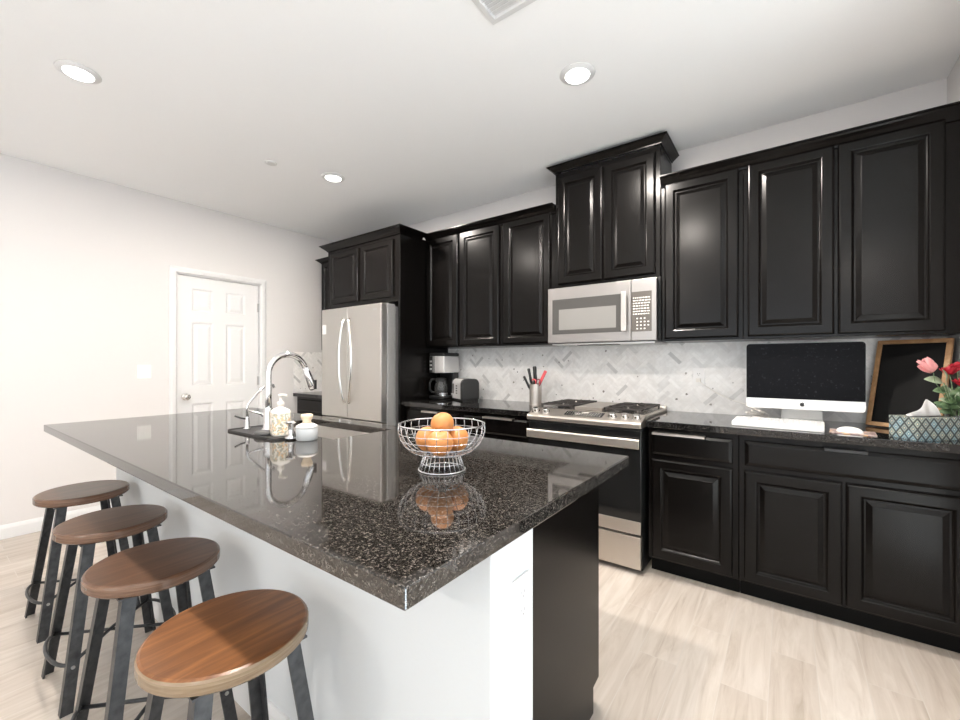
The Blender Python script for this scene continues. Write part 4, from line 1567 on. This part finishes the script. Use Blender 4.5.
def at(px, py, depth_y):
    """a point of the flower bunch seen at this bearing and height, at world distance y"""
    yaw = math.radians(36.2)
    a = (px - 480) / CAM_F; b = (362.8 - py) / CAM_F
    dx = -math.sin(yaw) + a * math.cos(yaw); dy = math.cos(yaw) + a * math.sin(yaw)
    return Vector((dx / dy * depth_y, depth_y, 1.254 + b / dy * depth_y))


neck = Vector((VX, VY, 1.005))
heads = [('rose', (0.595, 2.80, 1.215), 0.026, M_red), ('rose', (0.628, 2.775, 1.165), 0.026, M_red), ('rose', (0.632, 2.855, 1.235), 0.024, M_red)]
for k, (nm, p, r, mm_) in enumerate(heads):
    p = Vector(p)
    bm = bmesh.new()
    tube(bm, [neck + Vector((0.003 * k, 0, -0.06)), neck.lerp(p, 0.5) + Vector((0.004, 0, 0)), p - Vector((0, 0, r * 0.5))], 0.0018, 6)
    st_ = obj('stem', bm, M_leaf, t, smooth=True)
    bm = bmesh.new(); rose(bm, p, r, k + 1)
    solid(obj('rose_head', bm, mm_, st_, smooth=True), 0.0006)['label'] = 'dark red rose'
# pink bloom held higher on its own stem
pk = Vector((0.512, 2.715, 1.232))
bm = bmesh.new()
tube(bm, [neck + Vector((-0.005, 0, -0.05)), neck + Vector((-0.035, -0.03, 0.08)), pk + Vector((0.022, 0.012, -0.060)), pk + Vector((0.017, 0.008, -0.022))], 0.0017, 6)
st_ = obj('stem', bm, M_leaf, t, smooth=True)
bm = bmesh.new()
cu = pk + Vector((0.016, 0.008, -0.020))
for dx, dz, w, out in ((-0.078, 0.052, 0.017, -0.010), (-0.040, 0.066, 0.024, -0.012), (-0.006, 0.046, 0.020, -0.010), (-0.022, 0.062, 0.022, 0.012), (-0.060, 0.030, 0.014, 0.004)):
    tip = cu + rv * dx + Vector((0, 0, dz)) - fv * (-out)
    base = cu; d = tip - base
    sdv = d.cross(fv).normalized()
    rows = []
    for j in range(7):
        v = j / 6
        ww = w * (math.sin(PI * (0.12 + 0.80 * v))) ** 0.7
        rw = []
        for i in range(5):
            u = (i / 4 - 0.5) * 2
            rw.append(bm.verts.new(base + d * v + sdv * ww * u * 0.8 + fv * (out * math.sin(v * PI) + 0.006 * u * u)))
        rows.append(rw)
    for j in range(6):
        for i in range(4):
            bm.faces.new([rows[j][i], rows[j][i + 1], rows[j + 1][i + 1], rows[j + 1][i]])
solid(obj('pink_bloom', bm, M_pink, st_, smooth=True), 0.001)['label'] = 'pink curled bloom'
rn = random.Random(4)
for k in range(34):
    a = rn.uniform(0, 2 * PI); zz = rn.uniform(0.02, 0.17)
    b0 = neck + Vector((rn.uniform(-.02, .01), rn.uniform(-.015, .015), zz * 0.7))
    b0 = b0 + Vector((-0.018, -0.018, 0.01))
    dr_ = Vector((math.cos(a), math.sin(a), rn.uniform(-0.1, 0.5))) * rn.uniform(0.036, 0.056)
    tip = b0 + dr_
    tip.x = min(tip.x, XR - 0.02)
    if k == 0:
        b0 = Vector((0.565, 2.760, 1.165)); tip = Vector((0.498, 2.715, 1.180))
    if k == 1:
        b0 = Vector((0.575, 2.760, 1.17)); tip = Vector((0.560, 2.745, 1.225))
    bm = bmesh.new()
    leaf(bm, b0, tip, rn.uniform(0.012, 0.019), 0.006)
    tube(bm, [neck + Vector((0, 0, -0.01)), neck.lerp(b0, 0.6), b0], 0.0009, 5)
    lf = solid(obj('leaf', bm, M_leaf2 if k in (0, 1, 6, 11, 19, 27) else M_leaf, t, smooth=True), 0.0008)

# ------------------------------------------------------------------ coffee maker
t = thing('coffee_maker', 'tall black and silver drip coffee maker with glass carafe', 'coffee maker', (-2.628, 3.03, 0.9143), math.radians(2))
bm = bmesh.new(); bx(bm, -0.088, 0.088, -0.135, 0.11, 0.004, 0.032)
obj('base', bm, M_blackp, t, local=True, bev=0.010, seg=3)
bm = bmesh.new(); bx(bm, -0.085, 0.085, 0.02, 0.105, 0.030, 0.27)
obj('water_tank', bm, M_blackp, t, local=True, bev=0.012, seg=3)
M_silver = mat('silver_plastic', (0.58, 0.57, 0.56), 0.3, 0.35)
bm = bmesh.new(); bx(bm, -0.030, 0.090, -0.128, 0.106, 0.245, 0.402)
hs = obj('silver_housing', bm, M_silver, t, local=True, bev=0.008, seg=3)
bm = bmesh.new(); bx(bm, -0.090, -0.032, -0.128, 0.106, 0.245, 0.402)
cp = obj('control_face', bm, M_blackp, t, local=True, bev=0.008, seg=3)
bm = bmesh.new()
for i in range(3):
    bx(bm, -0.080, -0.055, -0.1295, -0.128, 0.275 + i * 0.035, 0.290 + i * 0.035)
bx(bm, -0.043, -0.037, -0.1295, -0.128, 0.25, 0.40)
obj('buttons', bm, M_silver, cp, local=True)
bm = bmesh.new(); prism(bm, rrect(-0.092, 0.092, -0.130, 0.108, 0.02, 4), 0.402, 0.432, 'Z')
obj('lid', bm, M_blackp, t, local=True, bev=0.008, seg=3)
bm = bmesh.new(); lathe(bm, [(0, 0), (0.070, 0), (0.072, 0.004), (0.072, 0.010), (0, 0.010)], -0.005, -0.055, 32, 0.032)
obj('warming_plate', bm, M_chrome, t, local=True)
bm = bmesh.new(); lathe(bm, [(0, 0.001), (0.058, 0.001), (0.064, 0.012), (0.066, 0.05), (0.060, 0.09), (0.048, 0.120), (0.046, 0.135), (0.044, 0.135), (0.046, 0.118), (0.058, 0.088), (0.063, 0.05), (0.061, 0.014), (0, 0.006)], -0.005, -0.055, 32, 0.0425)
cf = obj('carafe', bm, mat('smoked_glass', (0.10, 0.10, 0.10), 0.04, Transmission_Weight=0.55), t, local=True, smooth=True)
bm = bmesh.new(); lathe(bm, [(0.047, 0.125), (0.050, 0.125), (0.050, 0.150), (0.030, 0.158), (0, 0.160)], -0.005, -0.055, 28, 0.0425)
obj('carafe_lid', bm, M_blackp, cf, local=True)
bm = bmesh.new(); tube(bm, [(-0.04, -0.092, 0.185), (-0.062, -0.125, 0.185), (-0.074, -0.137, 0.15), (-0.074, -0.137, 0.09), (-0.06, -0.12, 0.065), (-0.045, -0.1, 0.065)], 0.009, 10)
obj('carafe_handle', bm, M_blackp, cf, local=True, smooth=True)
bm = bmesh.new(); lathe(bm, [(0.0665, 0.003), (0.068, 0.003), (0.0685, 0.018), (0.067, 0.018)], -0.005, -0.055, 32, 0.0425)
obj('carafe_band', bm, M_chrome, cf, local=True)

# ------------------------------------------------------------------ toaster
t = thing('toaster', 'two-slice toaster with silver side and black rounded end', 'toaster', (-2.372, 3.010, 0.9143), math.radians(-28))
prof_t = [(-0.082, 0.016)] + [(-0.082 + 0.045 - 0.045 * math.cos(a * PI / 12), 0.150 + 0.045 * math.sin(a * PI / 12)) for a in range(7)] + \
         [(0.082 - 0.045 + 0.045 * math.sin(a * PI / 12), 0.150 + 0.045 * math.cos(a * PI / 12)) for a in range(7)] + [(0.082, 0.016)]
bm = prism(bmesh.new(), prof_t, -0.105, 0.085, 'X')
tb = obj('metal_shell', bm, M_silver, t, local=True, bev=0.001)
prof_e = [(y * 1.03, z * 1.012) for y, z in prof_t]
bm = prism(bmesh.new(), prof_e, 0.085, 0.125, 'X')
obj('end_cap', bm, mat('matte_black', (0.02, 0.02, 0.02), 0.4), t, local=True, bev=0.006, seg=3)
bm = prism(bmesh.new(), prof_e, -0.120, -0.105, 'X')
obj('end_cap', bm, bpy.data.materials['matte_black'], t, local=True, bev=0.004)
bm = bmesh.new()
for yy in (-0.030, 0.030):
    bx(bm, -0.09, 0.065, yy - 0.013, yy + 0.013, 0.1945, 0.1962)
obj('slot', bm, M_slot, tb, local=True)
bm = bmesh.new(); bx(bm, -0.105, 0.118, -0.075, 0.075, 0, 0.0165)
obj('base', bm, M_blackp, t, local=True)
bm = bmesh.new()
bx(bm, -0.095, -0.07, -0.0835, -0.082, 0.06, 0.15)
for i in range(4):
    bx(bm, -0.02, 0.01, -0.0835, -0.082, 0.06 + i * 0.022, 0.070 + i * 0.022)
obj('controls', bm, M_slot, tb, local=True)
bm = bmesh.new(); tube(bm, [(-0.088, -0.082, 0.055), (-0.088, -0.098, 0.055)], 0.012, 16)
obj('browning_knob', bm, M_chrome, tb, local=True)

# ------------------------------------------------------------------ utensil crock
KX, KY = -1.632, 2.985
t = thing('utensil_crock', 'brushed steel utensil crock on the counter left of the range', 'utensil holder', (KX, KY, 0.9143))
bm = bmesh.new(); lathe(bm, [(0, 0), (0.050, 0), (0.050, 0.008)], KX, KY, 32, 0.9143)
lathe(bm, [(0.050, 0.008), (0.0485, 0.010), (0.0485, 0.168), (0.050, 0.172), (0.047, 0.172), (0.0465, 0.010), (0, 0.010)], KX, KY, 32, 0.9143)
obj('crock', bm, M_steel, t, smooth=False)
def utensil(name, label, cat, a, b, r, m, extra=None):
    a = Vector(a); b = Vector(b)
    tt = thing(name, label, cat, tuple(Vector((KX, KY, 0.9143)) + a))
    bm = bmesh.new()
    bb_ = b - a
    tube(bm, [(0, 0, 0), bb_ * 0.55], 0.003, 8)
    obj('shaft', bm, M_knobm if m is M_blackp else m, tt, local=True)
    bm = bmesh.new()
    tube(bm, [bb_ * 0.55, bb_ * 0.60, bb_ * 0.80, bb_ * 0.97, bb_], [r * 0.6, r, r * 0.85, r, r * 0.6], 12)
    obj('handle', bm, m, tt, local=True, smooth=True)
    return tt
gq = 'black handled utensils in the crock'
utensil('kitchen_utensil', 'black handled utensil leaning far left out of the crock', 'utensil', (0.020, -0.01, 0.014), (-0.082, -0.045, 0.232), 0.011, M_blackp, gq)
utensil('kitchen_utensil', 'tall black handled utensil left of the middle in the crock', 'utensil', (0.006, -0.006, 0.014), (-0.048, -0.030, 0.295), 0.012, M_blackp, gq)
utensil('kitchen_utensil', 'tallest thick black handle in the middle of the crock', 'utensil', (0.002, 0.02, 0.014), (-0.006, -0.006, 0.312), 0.016, M_blackp, gq)
utensil('kitchen_utensil', 'shorter black handle standing behind the middle of the crock', 'utensil', (-0.018, 0.026, 0.014), (-0.024, 0.030, 0.270), 0.015, M_blackp, gq)
M_redp = mat('red_handle', (0.62, 0.09, 0.10), 0.4)
tt = thing('spatula', 'pinkish red flat spatula leaning right out of the crock', 'spatula', (KX - 0.015, KY + 0.0, 0.9283))
bm = bmesh.new(); tube(bm, [(0, 0, 0), (0.050, 0.002, 0.165)], 0.004, 8)
obj('shaft', bm, M_redp, tt, local=True)
bm = bmesh.new()
bmesh.ops.create_cube(bm, size=1)
for v in bm.verts:
    v.co = Vector((v.co.x * 0.026, v.co.y * 0.008, v.co.z * 0.115))
bm.transform(Matrix.Translation((0.078, 0.003, 0.212)) @ Matrix.Rotation(0.50, 4, 'Y'))
obj('blade', bm, M_redp, tt, local=True, bev=0.004)
tt = thing('scissors', 'red and black handled scissors hanging in the crock', 'scissors', (KX + 0.012, KY - 0.020, 0.945))
bm = bmesh.new()
prism(bm, [(-0.006, 0), (0.008, 0.12), (-0.002, 0.12), (-0.009, 0.02)], -0.001, 0.001, 'Y')
prism(bm, [(0.004, 0), (0.014, 0.02), (0.006, 0.12), (-0.004, 0.12)], 0.0015, 0.003, 'Y')
obj('blade', bm, M_chrome, tt, local=True)
for s, mm_ in ((-1, M_redp), (1, mat('dark_red_handle', (0.16, 0.015, 0.03), 0.4))):
    bm = bmesh.new()
    tube(bm, [(0.004 + s * 0.021 + 0.019 * math.cos(a * PI / 8), 0, 0.152 + 0.026 * math.sin(a * PI / 8)) for a in range(16)], 0.0048, 8, closed=True)
    tube(bm, [(0.004, 0, 0.113), (0.004 + s * 0.016, 0, 0.130)], 0.005, 8)
    obj('finger_loop', bm, mm_, tt, local=True, smooth=True)

# small dark bottle on the counter beyond the sink
t = thing('soap_pump', 'small clear bottle against the tile left of the refrigerator', 'bottle', (-4.12, 3.12, 0.9143))
bm = bmesh.new(); lathe(bm, [(0, 0), (0.028, 0), (0.028, 0.09), (0.012, 0.105), (0.010, 0.12), (0, 0.12)], -4.12, 3.12, 20, 0.9143)
obj('bottle', bm, mat('olive_glass', (0.2, 0.2, 0.14), 0.1), t, smooth=True)
t.name = 'small_bottle'

# ------------------------------------------------------------------ ceiling fixtures
def downlight(x, y, label, power=22):
    t = thing('recessed_light', label, 'ceiling light', (x, y, ZC), 0, 'recessed ceiling lights')
    bm = bmesh.new()
    lathe(bm, [(0.062, -0.012), (0.066, -0.007), (0.086, -0.004), (0.090, -0.0005), (0.062, -0.0005)], 0, 0, 40, 0)
    obj('trim_ring', bm, M_trim, t, local=True, smooth=True)
    bm = bmesh.new(); lathe(bm, [(0, -0.006), (0.061, -0.006), (0.061, -0.001), (0, -0.001)], 0, 0, 40, 0)
    obj('diffuser', bm, M_lamp, t, local=True)
    d = bpy.data.lights.new('recessed_lamp', 'AREA')
    d.shape = 'DISK'; d.size = 0.118
    d.energy = power; d.color = (1.0, 0.92, 0.84)
    lo = bpy.data.objects.new('recessed_lamp', d); C.objects.link(lo)
    lo.parent = t; lo.location = (0, 0, -0.0125)
    return t


downlight(-2.925, 0.520, 'glowing recessed ceiling light at the left, nearest the left wall', 13)
downlight(-0.872, 2.040, 'glowing recessed ceiling light in front of the raised microwave cabinet')
downlight(-2.935, 2.020, 'smallest glowing recessed ceiling light, left of the refrigerator cabinet top')
downlight(-1.750, -2.900, 'recessed ceiling light far behind the camera on the left')
downlight(0.900, -2.900, 'added unseen recessed ceiling light far behind the camera on the right')  # unseen lamp, added as extra light for the room
downlight(-0.872, 0.520, 'recessed ceiling light above the near end of the island')
bm = bmesh.new(); lathe(bm, [(0, -0.010), (0.030, -0.010), (0.040, -0.006), (0.042, -0.0005), (0, -0.0005)], 0, 0, 28, 0)
sp_ = obj('sprinkler_cover', bm, mat('ceiling_cover', (0.70, 0.70, 0.69), 0.5), smooth=False)
sp_.location = (-3.095, 1.600, ZC)
tag(sp_, 'small flat round cover on the ceiling between the recessed lights', 'sprinkler cover')
t = thing('ceiling_vent', 'white louvred air vent at the top edge of the ceiling', 'vent', (-0.860, 1.33, ZC))
vx0, vx1, vy0, vy1 = -1.038, -0.682, 1.150, 1.516
bm = bmesh.new()
sweep(bm, [(vx0, vy0), (vx1, vy0), (vx1, vy1), (vx0, vy1)], [(0, ZC - 0.010), (-0.025, ZC - 0.012), (-0.028, ZC - 0.0005), (0, ZC - 0.0005)], closed=True)
obj('frame', bm, M_trim, t)
bm = bmesh.new()
k = vy0 + 0.035
while k < vy1 - 0.03:
    vv = [(vx0 + 0.026, k, ZC - 0.010), (vx1 - 0.026, k, ZC - 0.010), (vx1 - 0.026, k + 0.010, ZC - 0.002), (vx0 + 0.026, k + 0.010, ZC - 0.002)]
    prism(bm, [(k, ZC - 0.010), (k + 0.0015, ZC - 0.0108), (k + 0.0125, ZC - 0.002), (k + 0.011, ZC - 0.0015)], vx0 + 0.026, vx1 - 0.026, 'X')
    k += 0.019
obj('louvres', bm, M_trim, t)
bm = bmesh.new(); bx(bm, vx0 + 0.025, vx1 - 0.025, vy0 + 0.025, vy1 - 0.025, ZC - 0.0012, ZC - 0.0005)
obj('backing', bm, mat('vent_grey', (0.7, 0.7, 0.7), 0.8), t)
